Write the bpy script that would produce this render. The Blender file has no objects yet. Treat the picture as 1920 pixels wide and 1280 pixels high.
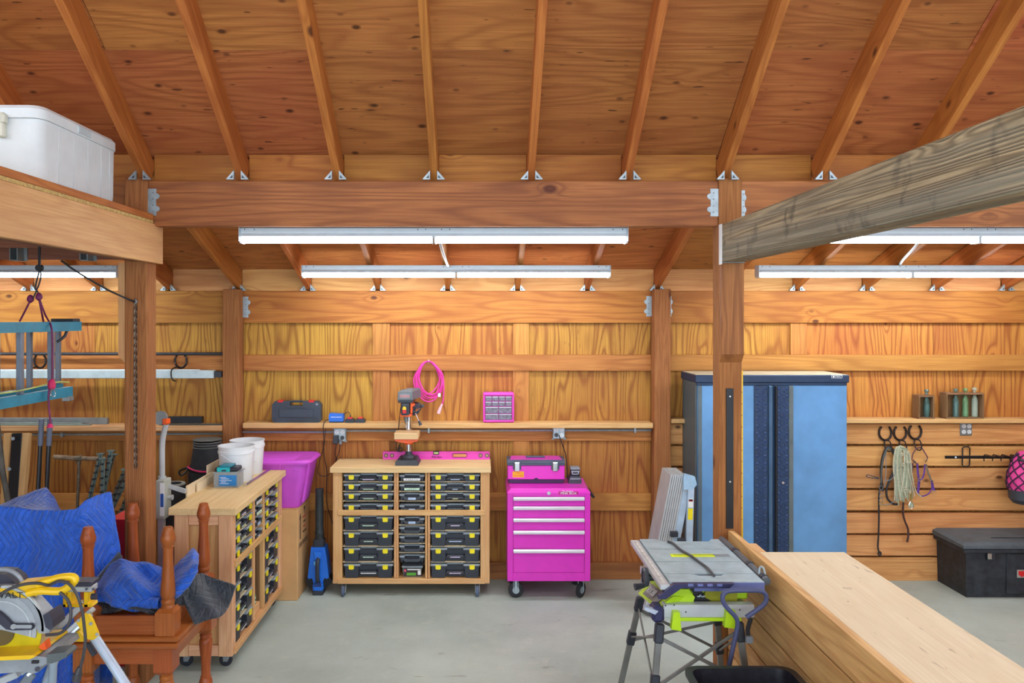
import bpy, bmesh, math, random
from mathutils import Vector, Matrix
random.seed(7)
PI = math.pi
SC = bpy.context.scene
COL = SC.collection

# ------------------------------------------------------------------ camera, world, exposure
FPX, CX, CY, CH = 1512.0, 905.0, 597.0, 2.25     # focal length in px, principal point, camera height
cam = bpy.data.cameras.new('camera'); camo = bpy.data.objects.new('camera', cam); COL.objects.link(camo)
camo.location = (0, 0, CH); camo.rotation_euler = (PI / 2, 0, 0)
cam.sensor_width = 36; cam.lens = FPX / 1920 * 36
cam.shift_x = (960 - CX) / 1920; cam.shift_y = -(640 - CY) / 1920
cam.clip_start = 0.05
SC.camera = camo
SC.view_settings.view_transform = 'Standard'; SC.view_settings.look = 'None'
SC.view_settings.gamma = 1; SC.view_settings.use_curve_mapping = False
SC.view_settings.exposure = 0.32
SC.cycles.max_bounces = 8; SC.cycles.diffuse_bounces = 3
SC.cycles.use_denoising = True
SC.cycles.sample_clamp_indirect = 6
world = bpy.data.worlds.new('world'); SC.world = world; world.use_nodes = True
bg = world.node_tree.nodes['Background']
bg.inputs[0].default_value = (0.80, 0.97, 1.13, 1); bg.inputs[1].default_value = 3.3
TUBE_STRENGTH = 27.0

# ------------------------------------------------------------------ colour and materials
def lin(c):
    return tuple(((x / 255) / 12.92 if x / 255 <= .04045 else ((x / 255 + .055) / 1.055) ** 2.4) for x in c)
class NT:
    def __init__(s, name):
        s.m = bpy.data.materials.new(name); s.m.use_nodes = True
        s.n = s.m.node_tree.nodes; s.l = s.m.node_tree.links
        s.b = s.n['Principled BSDF']
    def node(s, t, **kw):
        o = s.n.new(t)
        for k, v in kw.items(): setattr(o, k, v)
        return o
    def link(s, a, b): s.l.new(a, b)
    def math(s, op, a, b=None, c=None):
        o = s.n.new('ShaderNodeMath'); o.operation = op
        for i, x in enumerate((a, b, c)):
            if x is None: continue
            if isinstance(x, (int, float)): o.inputs[i].default_value = x
            else: s.l.new(x, o.inputs[i])
        return o.outputs[0]
    def mix(s, f, a, b):
        o = s.n.new('ShaderNodeMix'); o.data_type = 'RGBA'
        for i, x in ((0, f), (6, a), (7, b)):
            if isinstance(x, (int, float)): o.inputs[i].default_value = x
            elif isinstance(x, tuple): o.inputs[i].default_value = (*x, 1) if len(x) == 3 else x
            else: s.l.new(x, o.inputs[i])
        return o.outputs[2]
    def noise(s, vec, scale, detail=3, rough=.5, dist=0):
        o = s.n.new('ShaderNodeTexNoise'); o.inputs['Scale'].default_value = scale
        o.inputs['Detail'].default_value = detail; o.inputs['Roughness'].default_value = rough
        o.inputs['Distortion'].default_value = dist
        s.l.new(vec, o.inputs['Vector']); return o.outputs[0]
    def ramp(s, f, a, b):
        o = s.n.new('ShaderNodeMapRange'); o.inputs[1].default_value = a; o.inputs[2].default_value = b
        s.l.new(f, o.inputs[0]); return o.outputs[0]
    def obvec(s, scale=(1, 1, 1), rnd=True):
        tc = s.n.new('ShaderNodeTexCoord'); v = tc.outputs['Object']
        if rnd:
            oi = s.n.new('ShaderNodeObjectInfo')
            mu = s.n.new('ShaderNodeVectorMath'); mu.operation = 'SCALE'
            mu.inputs[0].default_value = (37, 53, 71); s.l.new(oi.outputs['Random'], mu.inputs['Scale'])
            ad = s.n.new('ShaderNodeVectorMath'); ad.operation = 'ADD'
            s.l.new(v, ad.inputs[0]); s.l.new(mu.outputs[0], ad.inputs[1]); v = ad.outputs[0]
            s.rnd = oi.outputs['Random']
        return v
    def scaled(s, v, sc):
        mu = s.n.new('ShaderNodeVectorMath'); mu.operation = 'MULTIPLY'
        s.l.new(v, mu.inputs[0]); mu.inputs[1].default_value = sc; return mu.outputs[0]

_W = {}
def wood(kind, axis='x'):
    """procedural timber; axis = the axis the grain runs along"""
    key = (kind, axis)
    if key in _W: return _W[key]
    P = WOODS[kind]; t = NT('wood_%s_%s' % (kind, axis))
    v = t.obvec()
    g, c = P.get('g', .5), P.get('c', 6.0)
    sc = {'x': (g, c, c), 'y': (c, g, c), 'z': (c, c, g)}[axis]
    fsc = {'x': (3, 110, 110), 'y': (110, 3, 110), 'z': (110, 110, 3)}[axis]
    vs = t.scaled(v, sc)
    vor = t.node('ShaderNodeTexVoronoi'); vor.inputs['Scale'].default_value = P.get('ks', 2.6)
    ksc = {'x': (.8, 1.35, 1.35), 'y': (1.35, .8, 1.35), 'z': (1.35, 1.35, .8)}[axis]
    t.link(t.scaled(v, ksc), vor.inputs['Vector'])
    kd = vor.outputs['Distance']
    n1 = t.noise(vs, 1.0, 2, .45, P.get('dist', .3))
    hump = t.math('MULTIPLY', t.math('POWER', t.math('SUBTRACT', 1.0, t.math('MINIMUM', t.math('MULTIPLY', kd, 3.6), 1.0)), 2.0), P.get('hump', .12))
    ph = t.math('ADD', n1, hump)
    ring = t.math('MULTIPLY', t.math('ADD', t.math('SINE', t.math('MULTIPLY', ph, P.get('K', 70))), 1.0), .5)
    ring = t.math('POWER', ring, P.get('rp', 2.2))
    fib = t.noise(t.scaled(v, fsc), 1.0, 2, .6)
    blot = t.noise(v, 1.6, 3, .55)
    light, dark = lin(P['light']), lin(P['dark'])
    col = t.mix(t.math('MULTIPLY', ring, P.get('ra', .55)), light, dark)
    col = t.mix(t.ramp(fib, .35, .95), col, dark)
    col = t.mix(t.math('MULTIPLY', t.ramp(blot, .4, .7), P.get('ba', .45)), col, lin(P.get('tint', P['dark'])))
    if P.get('grey'):
        gn = t.noise(t.scaled(v, tuple(x * .6 for x in sc)), 1.4, 4, .6)
        col = t.mix(t.math('MULTIPLY', t.ramp(gn, .42, .6), .75), col, lin(P['grey']))
        st = t.noise(v, 7, 3, .6, .5)
        col = t.mix(t.math('MULTIPLY', t.ramp(st, .58, .72), .6), col, lin((70, 66, 60)))
    if P.get('sp'):
        ssc = {'x': (9, 42, 42), 'y': (42, 9, 42), 'z': (42, 42, 9)}[axis]
        s1 = t.noise(t.scaled(v, ssc), 1.0, 1, .5); s2 = t.noise(v, 2.2, 2, .5)
        spk = t.math('MULTIPLY', t.ramp(s1, .70, .76), t.ramp(s2, .42, .52))
        col = t.mix(t.math('MULTIPLY', spk, P['sp']), col, lin(P['knot'] if 'knot' in P else (70, 30, 14)))
    kn = t.math('SUBTRACT', 1.0, t.ramp(kd, P.get('k0', .035), P.get('k1', .075)))
    col = t.mix(t.math('MULTIPLY', kn, P.get('ka', .85)), col, lin(P.get('knot', (70, 30, 14))))
    hs = t.node('ShaderNodeHueSaturation'); t.link(col, hs.inputs['Color'])
    t.link(t.math('ADD', t.math('MULTIPLY', t.rnd, P.get('vv', .22)), 1 - P.get('vv', .22) / 2), hs.inputs['Value'])
    r2 = t.math('FRACT', t.math('MULTIPLY', t.rnd, 17.3))
    t.link(t.math('ADD', t.math('MULTIPLY', r2, P.get('hv', .014)), .5 - P.get('hv', .014) / 2), hs.inputs['Hue'])
    t.link(hs.outputs[0], t.b.inputs['Base Color'])
    t.b.inputs['Roughness'].default_value = P.get('rough', .6)
    t.b.inputs['Specular IOR Level'].default_value = .3
    bm = t.node('ShaderNodeBump'); bm.inputs['Strength'].default_value = P.get('bump', .25); bm.inputs['Distance'].default_value = .004
    t.link(t.math('ADD', ring, fib), bm.inputs['Height']); t.link(bm.outputs[0], t.b.inputs['Normal'])
    _W[key] = t.m; return t.m
WOODS = {
    'deck': dict(light=(194, 122, 68), dark=(140, 74, 38), K=85, g=.45, c=3.0, ra=.5, ks=5.5, k0=.06, k1=.14, hv=.028, vv=.2, tint=(168, 88, 56), knot=(60, 28, 18), hump=.06, sp=.8),
    'rafter': dict(light=(196, 124, 60), dark=(150, 80, 34), K=60, c=5, ra=.5, ks=2.2, hv=.012),
    'header': dict(light=(176, 114, 62), dark=(118, 68, 36), K=75, g=.35, c=3.4, ra=.6, ks=2.0, k0=.05, k1=.1, hump=.2, knot=(80, 36, 20), vv=.08),
    'wallhead': dict(light=(192, 130, 56), dark=(144, 82, 30), K=75, g=.4, c=3.6, ra=.6, ks=2.6, hump=.16, vv=.08),
    'ply': dict(light=(200, 144, 62), dark=(132, 74, 26), K=150, g=.30, c=2.5, ra=.8, rp=3.2, ks=2.3, k0=.02, k1=.05, hump=.07, vv=.2, hv=.022, tint=(156, 88, 44), ba=.6, sp=.3),
    'post': dict(light=(172, 114, 64), dark=(124, 74, 38), K=90, c=9, ra=.4, ks=1.5, rough=.8, bump=.5, vv=.08),
    'board': dict(light=(228, 170, 108), dark=(188, 122, 68), K=70, g=.4, c=4, ra=.55, ks=2.6, hump=.14, vv=.2),
    'girt': dict(light=(200, 138, 70), dark=(158, 96, 44), K=75, g=.4, c=4, ra=.6, ks=2.4, k0=.04, k1=.09, hump=.16, vv=.14, knot=(96, 46, 20)),
    'fir': dict(light=(232, 182, 140), dark=(202, 144, 104), K=60, g=.5, c=5, ra=.45, ks=1.7, vv=.12, knot=(110, 60, 36), k1=.06),
    'pine': dict(light=(222, 176, 122), dark=(196, 142, 88), K=60, g=.5, c=5, ra=.45, ks=1.7, vv=.08, knot=(140, 78, 40), k1=.06),
    'maple': dict(light=(236, 204, 152), dark=(214, 174, 118), K=50, g=.4, c=5, ra=.35, ks=1.4, vv=.04, knot=(150, 96, 60), k1=.05, ba=.3),
    'plytop': dict(light=(230, 214, 180), dark=(214, 190, 150), K=40, g=.4, c=2.5, ra=.25, ks=3.4, k0=.01, k1=.035, vv=.04, ba=.4, knot=(110, 86, 60), sp=.35),
    'plank': dict(light=(218, 176, 116), dark=(176, 126, 72), K=75, g=.4, c=4, ra=.6, ks=2.0, hump=.16, vv=.22, knot=(110, 56, 30)),
    'loft': dict(light=(216, 168, 112), dark=(188, 132, 82), K=50, g=.4, c=4, ra=.4, ks=2.4, vv=.05, knot=(120, 60, 34), hump=.1),
    'weathered': dict(light=(196, 172, 134), dark=(96, 78, 58), K=200, g=.16, c=6.5, dist=.1, ra=.7, rp=1.6, ks=1.5, k0=.04, k1=.09, hump=.16, grey=(140, 134, 118), bump=1.0, rough=.85, vv=.0, knot=(80, 58, 42)),
    'darkjoist': dict(light=(140, 88, 62), dark=(104, 60, 40), K=60, c=5, ra=.4),
    'cherry': dict(light=(176, 96, 46), dark=(136, 66, 28), K=45, c=6, ra=.4, ks=1.2, rough=.3, bump=.05, vv=.08, knot=(80, 30, 14)),
    'oldcrate': dict(light=(150, 112, 76), dark=(96, 66, 42), K=70, c=8, ra=.5, ks=3, rough=.9, vv=.15),
}
_M = {}
def mat(name, c, rough=.5, metal=0., var=.10, vs=9, alpha=None, trans=0, emit=0, coat=0, spec=.5, bump=0):
    if name in _M: return _M[name]
    t = NT(name); col = lin(c)
    v = t.obvec(rnd=False)
    n = t.noise(v, vs, 3, .6)
    d = tuple(x * (1 - var * 2.2) for x in col)
    t.link(t.mix(t.ramp(n, .38, .68), col, d), t.b.inputs['Base Color'])
    t.b.inputs['Roughness'].default_value = rough; t.b.inputs['Metallic'].default_value = metal
    t.b.inputs['Specular IOR Level'].default_value = spec
    if trans: t.b.inputs['Transmission Weight'].default_value = trans
    if alpha is not None: t.b.inputs['Alpha'].default_value = alpha
    if coat: t.b.inputs['Coat Weight'].default_value = coat
    if emit:
        t.b.inputs['Emission Color'].default_value = (*col, 1); t.b.inputs['Emission Strength'].default_value = emit
    if bump:
        b = t.node('ShaderNodeBump'); b.inputs['Strength'].default_value = bump; b.inputs['Distance'].default_value = .003
        t.link(t.noise(v, vs * 12, 2, .6), b.inputs['Height']); t.link(b.outputs[0], t.b.inputs['Normal'])
    _M[name] = t.m; return t.m
black = mat('black_plastic', (44, 48, 58), .45, var=.1)
blackm = mat('black_metal', (30, 30, 34), .4, .3)
rubber = mat('black_rubber', (38, 40, 44), .75, var=.2, bump=.3)
galv = mat('galvanised', (172, 186, 192), .42, .45, var=.12, vs=25)
alu = mat('aluminium', (196, 200, 202), .42, .3, var=.06)
steel = mat('dull_steel', (140, 144, 144), .45, .4, var=.12)
chrome = mat('chrome', (225, 225, 228), .15, 1., var=.02)
white = mat('white_plastic', (235, 238, 240), .4, var=.03)
paper = mat('paper_label', (238, 240, 238), .7, var=.03)
yellow = mat('yellow_plastic', (246, 226, 20), .4, var=.05)
dwyellow = mat('saw_yellow', (248, 200, 20), .4, var=.05)
lid = mat('smoky_lid', (150, 160, 168), .3, var=.08)
pinkm = mat('pink_enamel', (224, 44, 190), .3, var=.03, coat=.3)
pinkp = mat('pink_plastic', (236, 70, 190), .4, var=.04)
pinkc = mat('pink_cord', (240, 60, 170), .5, var=.05)
tote = mat('orchid_tote', (206, 80, 206), .42, var=.04)
red = mat('red_plastic', (215, 30, 34), .4, var=.05)
orange = mat('orange_plastic', (240, 92, 24), .4, var=.05)
blue = mat('blue_plastic', (24, 108, 215), .4, var=.07)
green = mat('lime_plastic', (182, 220, 22), .42, var=.05)
grey = mat('grey_plastic', (128, 134, 140), .5, var=.08)
charcoal = mat('charcoal_plastic', (62, 66, 74), .5, var=.1)
cord = mat('dark_cord', (34, 32, 36), .6, var=.02)
card = mat('cardboard', (208, 160, 106), .8, var=.06, vs=4)

# ------------------------------------------------------------------ mesh building
class MB:
    def __init__(s): s.v = []; s.f = []; s.m = []; s.uv = None
    def add(s, vs, fs, mi=0):
        k = len(s.v); s.v += [tuple(p) for p in vs]; s.f += [tuple(i + k for i in q) for q in fs]; s.m += [mi] * len(fs); return s
    def box(s, x0, x1, y0, y1, z0, z1, b=0., mi=0):
        if x0 > x1: x0, x1 = x1, x0
        if y0 > y1: y0, y1 = y1, y0
        if z0 > z1: z0, z1 = z1, z0
        b = min(b, (x1 - x0) * .45, (y1 - y0) * .45, (z1 - z0) * .45)
        if b <= 0:
            vs = [(x, y, z) for x in (x0, x1) for y in (y0, y1) for z in (z0, z1)]
            return s.add(vs, [(0, 1, 3, 2), (4, 6, 7, 5), (0, 4, 5, 1), (2, 3, 7, 6), (0, 2, 6, 4), (1, 5, 7, 3)], mi)
        bm = bmesh.new()
        for x in (x0, x1):
            for y in (y0, y1):
                for z in (z0, z1):
                    sx = b if x == x0 else -b; sy = b if y == y0 else -b; sz = b if z == z0 else -b
                    bm.verts.new((x + sx, y + sy, z)); bm.verts.new((x + sx, y, z + sz)); bm.verts.new((x, y + sy, z + sz))
        r = bmesh.ops.convex_hull(bm, input=bm.verts)
        bmesh.ops.dissolve_limit(bm, angle_limit=.01, verts=bm.verts, edges=bm.edges)
        bm.verts.index_update()
        s.add([v.co[:] for v in bm.verts], [[v.index for v in f.verts] for f in bm.faces], mi); bm.free(); return s
    def cyl(s, p0, p1, r, r1=None, n=14, mi=0):
        p0, p1 = Vector(p0), Vector(p1); r1 = r if r1 is None else r1
        d = (p1 - p0).normalized(); a = d.orthogonal().normalized(); b = d.cross(a)
        vs = [p + (a * math.cos(2 * PI * i / n) + b * math.sin(2 * PI * i / n)) * q for p, q in ((p0, r), (p1, r1)) for i in range(n)]
        fs = [(i, (i + 1) % n, n + (i + 1) % n, n + i) for i in range(n)] + [tuple(range(n))[::-1], tuple(range(n, 2 * n))]
        return s.add(vs, fs, mi)
    def tube(s, pts, r, n=8, closed=False, sm=True, sub=5, mi=0, flat=None):
        P = [Vector(p) for p in pts]
        if sm and len(P) > 2:
            Q = []; m = len(P); rng = range(m if closed else m - 1)
            for i in rng:
                p0 = P[(i - 1) % m] if (closed or i > 0) else P[0]; p1 = P[i]; p2 = P[(i + 1) % m]
                p3 = P[(i + 2) % m] if (closed or i + 2 < m) else P[-1]
                for k in range(sub):
                    t = k / sub
                    Q.append(.5 * ((2 * p1) + (-p0 + p2) * t + (2 * p0 - 5 * p1 + 4 * p2 - p3) * t * t + (-p0 + 3 * p1 - 3 * p2 + p3) * t ** 3))
            if not closed: Q.append(P[-1])
            P = Q
        m = len(P); vs = []; a = None
        for i, p in enumerate(P):
            if closed: d = P[(i + 1) % m] - P[(i - 1) % m]
            else: d = P[min(i + 1, m - 1)] - P[max(i - 1, 0)]
            d.normalize()
            a = d.orthogonal().normalized() if a is None else (a - d * a.dot(d)).normalized()
            b = d.cross(a); rr = r if not callable(r) else r(i / (m - 1))
            for k in range(n):
                o = (a * math.cos(2 * PI * k / n) + b * math.sin(2 * PI * k / n)) * rr
                if flat: o = Vector((o.x * flat[0], o.y * flat[1], o.z * flat[2]))
                vs.append(p + o)
        fs = []
        for i in range(m if closed else m - 1):
            j = (i + 1) % m
            for k in range(n): fs.append((i * n + k, i * n + (k + 1) % n, j * n + (k + 1) % n, j * n + k))
        if not closed: fs += [tuple(range(n))[::-1], tuple(range((m - 1) * n, m * n))]
        return s.add(vs, fs, mi)
    def lathe(s, c, prof, n=20, ax='z', mi=0, open_=False):
        vs = []; c = Vector(c)
        for r, h in prof:
            for i in range(n):
                a = 2 * PI * i / n; p, q = r * math.cos(a), r * math.sin(a)
                vs.append(c + Vector({'z': (p, q, h), 'y': (p, h, q), 'x': (h, p, q)}[ax]))
        m = len(prof); fs = [(i * n + k, i * n + (k + 1) % n, (i + 1) * n + (k + 1) % n, (i + 1) * n + k) for i in range(m - 1) for k in range(n)]
        if not open_: fs += [tuple(range(n))[::-1], tuple(range((m - 1) * n, m * n))]
        return s.add(vs, fs, mi)
    def prism(s, poly, a0, a1, ax='y', mi=0):
        """poly: 2D points; ax y: (x,z), ax x: (y,z), ax z: (x,y)"""
        f = {'y': lambda p, a: (p[0], a, p[1]), 'x': lambda p, a: (a, p[0], p[1]), 'z': lambda p, a: (p[0], p[1], a)}[ax]
        n = len(poly)
        return s.add([f(p, a) for a in (a0, a1) for p in poly],
                     [tuple(range(n)), tuple(range(n, 2 * n))[::-1]] + [(i, (i + 1) % n, n + (i + 1) % n, n + i) for i in range(n)], mi)
    def wall(s, outer, holes, a0, a1, ax='y'): ...
def obj(name, mb, m, parent=None, smooth=35, local=False, loc=None):
    """link the collected mesh as ONE object; vertices are world coordinates unless local"""
    me = bpy.data.meshes.new(name)
    off = Vector((0, 0, 0))
    if parent is not None and not local:
        q = parent
        while q is not None: off += q.location; q = q.parent
    if loc is not None and parent is None and not local: off = Vector(loc)
    vs = [(v[0] - off.x, v[1] - off.y, v[2] - off.z) for v in mb.v] if off.length else mb.v
    me.from_pydata(vs, [], mb.f)
    if mb.uv:
        ul = me.uv_layers.new(name='uv')
        for lp in me.loops: ul.data[lp.index].uv = mb.uv[lp.vertex_index]
    b = bmesh.new(); b.from_mesh(me); bmesh.ops.recalc_face_normals(b, faces=b.faces); b.to_mesh(me); b.free()
    for x in (m if isinstance(m, (list, tuple)) else [m]): me.materials.append(x)
    me.polygons.foreach_set('material_index', mb.m if len(mb.m) == len(me.polygons) else [0] * len(me.polygons))
    if smooth:
        me.polygons.foreach_set('use_smooth', [True] * len(me.polygons)); me.set_sharp_from_angle(angle=math.radians(smooth))
    o = bpy.data.objects.new(name, me); COL.objects.link(o)
    if parent is not None: o.parent = parent
    elif loc is not None: o.location = loc
    return o
def tag(o, label, cat, group=None):
    o['label'] = label; o['category'] = cat
    if group: o['group'] = group
    o['kind'] = 'thing'; return o
def thing(name, label, cat, loc=(0, 0, 0), rz=0, group=None):
    o = bpy.data.objects.new(name, None); COL.objects.link(o); o.location = loc; o.rotation_euler = (0, 0, rz)
    o.empty_display_size = .1
    return tag(o, label, cat, group)
def struct(name, mb, m): o = obj(name, mb, m); o['kind'] = 'structure'; return o
def dup(root, loc, rz=None, label=None, group=None):
    r = root.copy(); COL.objects.link(r); r.location = loc
    if rz is not None: r.rotation_euler = (0, 0, rz)
    if label: r['label'] = label
    if group: r['group'] = group
    for ch in list(root.children):
        c = ch.copy(); COL.objects.link(c); c.parent = r
        for g in ch.children:
            d = g.copy(); COL.objects.link(d); d.parent = c
    return r
def beam(name, p0, p1, w, h, m, parent=None, up=(0, 0, 1), b=.003):
    """board running p0 -> p1 (centre line), w wide, h high; its local X is its length"""
    p0, p1 = Vector(p0), Vector(p1); L = (p1 - p0).length; x = (p1 - p0) / L
    y = Vector(up).cross(x).normalized(); z = x.cross(y)
    o = obj(name, MB().box(0, L, -w / 2, w / 2, -h / 2, h / 2, b), m, local=True)
    M = Matrix((x, y, z)).transposed().to_4x4(); M.translation = p0
    if parent is not None:
        o.parent = parent; q = parent; off = Vector()
        while q is not None: off += q.location; q = q.parent
        M.translation = p0 - off
    o.matrix_local = M
    return o
def bx(name, x0, x1, y0, y1, z0, z1, m, parent=None, b=.002, **k): return obj(name, MB().box(x0, x1, y0, y1, z0, z1, b), m, parent, **k)
def at(u, v, Y): return (( u - CX) * Y / FPX, Y, CH - (v - CY) * Y / FPX)
def ax(u, Y): return (u - CX) * Y / FPX
def az(v, Y): return CH - (v - CY) * Y / FPX
def text(body, size, loc, m, parent, rot=(PI / 2, 0, 0), ext=.0006, align='CENTER', sx=1., name='lettering'):
    c = bpy.data.curves.new(name, 'FONT'); c.body = body; c.size = size; c.extrude = ext; c.align_x = align; c.align_y = 'CENTER'
    c.resolution_u = 2
    tmp = bpy.data.objects.new('tmp', c); COL.objects.link(tmp)
    me = bpy.data.meshes.new_from_object(tmp, depsgraph=bpy.context.evaluated_depsgraph_get())
    bpy.data.objects.remove(tmp); me.materials.clear(); me.materials.append(m)
    o = bpy.data.objects.new(name, me); COL.objects.link(o)
    o['kind'] = 'stuff'
    off = Vector()
    q = parent
    while q is not None: off += q.location; q = q.parent
    o.parent = parent; o.location = Vector(loc) - off; o.rotation_euler = rot; o.scale = (sx, 1, 1)
    return o
# ================================================================== the barn shell
YP, YW = 4.96, 6.83            # front faces of the two post rows
XL, XR = -2.134, 1.5245        # post centre lines
X0, X1 = -5.79, 5.18           # side walls
YB = -3.8                      # unseen end behind the camera, left open to let sky light in
t = NT('concrete'); v = t.obvec(rnd=False)
n = t.noise(v, 1.1, 5, .6); n2 = t.noise(v, 6, 4, .65, .4); n3 = t.noise(v, 40, 2, .6)
c = t.mix(t.ramp(n, .35, .68), lin((186, 196, 186)), lin((162, 172, 162)))
c = t.mix(t.math('MULTIPLY', t.ramp(n2, .55, .75), .5), c, lin((196, 200, 186)))
c = t.mix(t.math('MULTIPLY', t.ramp(n3, .62, .8), .35), c, lin((120, 118, 104)))
n4 = t.noise(t.scaled(v, (.7, 2.2, 1)), 1.9, 4, .7, .6)
c = t.mix(t.math('MULTIPLY', t.ramp(n4, .64, .7), .5), c, lin((112, 106, 88)))
t.link(c, t.b.inputs['Base Color']); t.b.inputs['Roughness'].default_value = .55
bm_ = t.node('ShaderNodeBump'); bm_.inputs['Strength'].default_value = .15; bm_.inputs['Distance'].default_value = .004
t.link(n3, bm_.inputs['Height']); t.link(bm_.outputs[0], t.b.inputs['Normal'])
concrete = t.m
fl = struct('floor', MB().box(X0 - .3, X1 + .3, YB, 7.3, -.12, 0), concrete)
# saw-cut joints of the slab are parts of the floor
wb = struct('wall_back', MB().box(X0, X1, 7.01, 7.1, 0, 2.75), wood('ply', 'z'))
wl = struct('wall_left', MB().box(X0 - .1, X0, YB, 7.1, 0, 3.0), wood('ply', 'z'))
wr = struct('wall_right', MB().box(X1, X1 + .1, YB, 7.1, 0, 3.0), wood('ply', 'z'))

def wallboard(name, x0, x1, y0, y1, z0, z1, kind, axis='x', b=.002): return bx(name, x0, x1, y0, y1, z0, z1, wood(kind, axis), wb, b)
YG = 6.95
# plywood sheets behind the girts
for a, b_ in ((X0, -4.58), (-4.577, -3.36), (-3.357, -2.2), (-2.07, -.878), (-.875, .331), (.334, 1.456), (1.592, 2.73), (2.733, 3.91), (3.913, X1)):
    for z0, z1 in ((0.0, 1.30), (1.303, 2.3)):
        wallboard('plywood_panel', a, b_, 6.99, 7.01, z0, z1, 'ply', 'z', .001)
for z0, z1, k in ((2.213, 2.489, 'wallhead'), (1.80, 1.937, 'girt'), (1.197, 1.33, 'girt'), (.595, .742, 'girt'), (0.002, .145, 'header')):
    for a, b_ in ((X0, -2.206), (-2.062, 1.4525), (1.5965, X1)):
        if a > 1.5 and z1 < 1.4: continue
        wallboard('header_board' if z0 > 2 else ('sole_plate' if z0 < .1 else 'girt'), a, b_, YG, 6.99, z0, z1, k)
for a, b_ in ((-.951, -.804), (.262, .4), (-3.36 - .4, -3.36 - .26), (2.66, 2.8)):
    for z0, z1 in ((.145, .595), (.742, 1.197), (1.33, 1.80), (1.937, 2.213)):
        if a < -3 or (a > 2 and z1 < 2.0): continue
        wallboard('stud', a, b_, 6.965, 6.99, z0, z1, 'girt', 'z')
# horizontal kick boards of the right bay
bz = [(795, 832), (836.5, 873), (877.5, 914.5), (919, 956.5), (961.5, 999.5), (1003.5, 1041.5), (1045, 1086)]
for i, (v0, v1) in enumerate(bz):
    wallboard('kick_board', 1.5965, X1, 6.925, 6.965, az(v1, 6.925) if i < 6 else .0, az(v0, 6.925), 'board')
# blocking above the wall header
for k in range(-6, 13):
    xa = -2.10 + .6 * k
    a, b_ = max(xa + .022, X0), min(xa + .578, X1)
    if b_ - a > .1: wallboard('blocking', a, b_, 6.97, 7.01, 2.489, 2.70, 'board')

# ---- roof: low aisle slope, steep main slope, far slope behind the camera
S1, S2 = .333, .70
def z_low(Y): return 2.665 + S1 * (7.0 - Y)            # underside of the aisle deck
Y5 = 5.15; Z5 = z_low(Y5)
def z_main(Y): return Z5 + S2 * (Y5 - Y)
YR = .6; ZR = z_main(YR)
ce = struct('ceiling', MB().prism([(7.4, z_low(7.4) + .03), (Y5, Z5 + .03), (YR, ZR + .03), (YB, Z5 - .1 + .03), (YB, Z5 + .15), (YR, ZR + .2), (Y5, Z5 + .2), (7.4, z_low(7.4) + .15)], X0 - .2, X1 + .2, 'x'), wood('deck', 'x'))
def sheet(x0, x1, ya, yb, zf, m):
    th = .022
    o = obj('plywood_panel', MB().add([(x0, ya, zf(ya)), (x1, ya, zf(ya)), (x1, yb, zf(yb)), (x0, yb, zf(yb)),
        (x0, ya, zf(ya) + th), (x1, ya, zf(ya) + th), (x1, yb, zf(yb) + th), (x0, yb, zf(yb) + th)],
        [(0, 1, 2, 3), (7, 6, 5, 4), (0, 4, 5, 1), (1, 5, 6, 2), (2, 6, 7, 3), (3, 7, 4, 0)]), m, ce, smooth=0)
    return o
g = .0018
for r, (ya, yb) in enumerate(((5.15, 4.49), (4.49, 3.49), (3.49, 2.49), (2.49, 1.49), (1.49, .6))):
    xs = [X0 + .6 * 0] + [-2.10 + .6 * k for k in ((-4, 0, 4, 8) if r % 2 else (-5, -2, 2, 6, 10))] + [X1]
    xs = sorted(set(round(x, 3) for x in xs if X0 <= x <= X1))
    for a, b_ in zip(xs, xs[1:]): sheet(a + g, b_ - g, ya - g, yb + g, z_main, wood('deck', 'x'))
for r, (ya, yb) in enumerate(((7.0, 6.0), (6.0, 5.15))):
    xs = sorted(set([X0] + [-2.10 + .6 * k for k in ((-4, 0, 4, 8) if r % 2 else (-2, 2, 6, 10))] + [X1]))
    for a, b_ in zip(xs, xs[1:]): sheet(a + g, b_ - g, ya - g, yb + g, z_low, wood('deck', 'x'))
tie_mb = MB()
for s in (-1, 1):
    tie_mb.prism([(s * .022, 0), (s * .066, 0), (s * .022, .05)], -.012, -.008)
    tie_mb.prism([(s * .022, .0), (s * .066, .0), (s * .066, .005), (s * .022, .055)], -.03, -.008)
    tie_mb.prism([(s * .029, .008), (s * .046, .008), (s * .029, .026)], -.033, -.028, mi=1)
tie0 = None
for k in range(-6, 13):
    xa = -2.10 + .6 * k
    if not (X0 + .05 < xa < X1 - .05): continue
    # aisle rafter, bottom edge resting on both headers
    h = .185; ca = math.cos(math.atan(S1)); zb = lambda Y: 2.489 + S1 * (6.95 - Y)
    r1 = beam('rafter', (xa, 6.97, zb(6.97) + h / 2 / ca), (xa, 5.13, zb(5.13) + h / 2 / ca), .042, h - .02, wood('rafter', 'x'), ce)
    cb = math.cos(math.atan(S2)); zc = lambda Y: 3.105 + S2 * (4.98 - Y); h2 = .2
    r2 = beam('rafter', (xa, 5.08, zc(5.08) + h2 / 2 / cb), (xa, YR, zc(YR) + h2 / 2 / cb), .044, h2 - .04, wood('rafter', 'x'), ce)
    for (yy, zz) in ((6.945, 2.489), (4.957, 3.10)):
        if tie0 is None: tie0 = obj('rafter_tie', tie_mb, (galv, charcoal), local=True, smooth=0); t_ = tie0
        else: t_ = tie0.copy(); COL.objects.link(t_)
        t_.parent = ce; t_.location = (xa, yy, zz)
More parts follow.
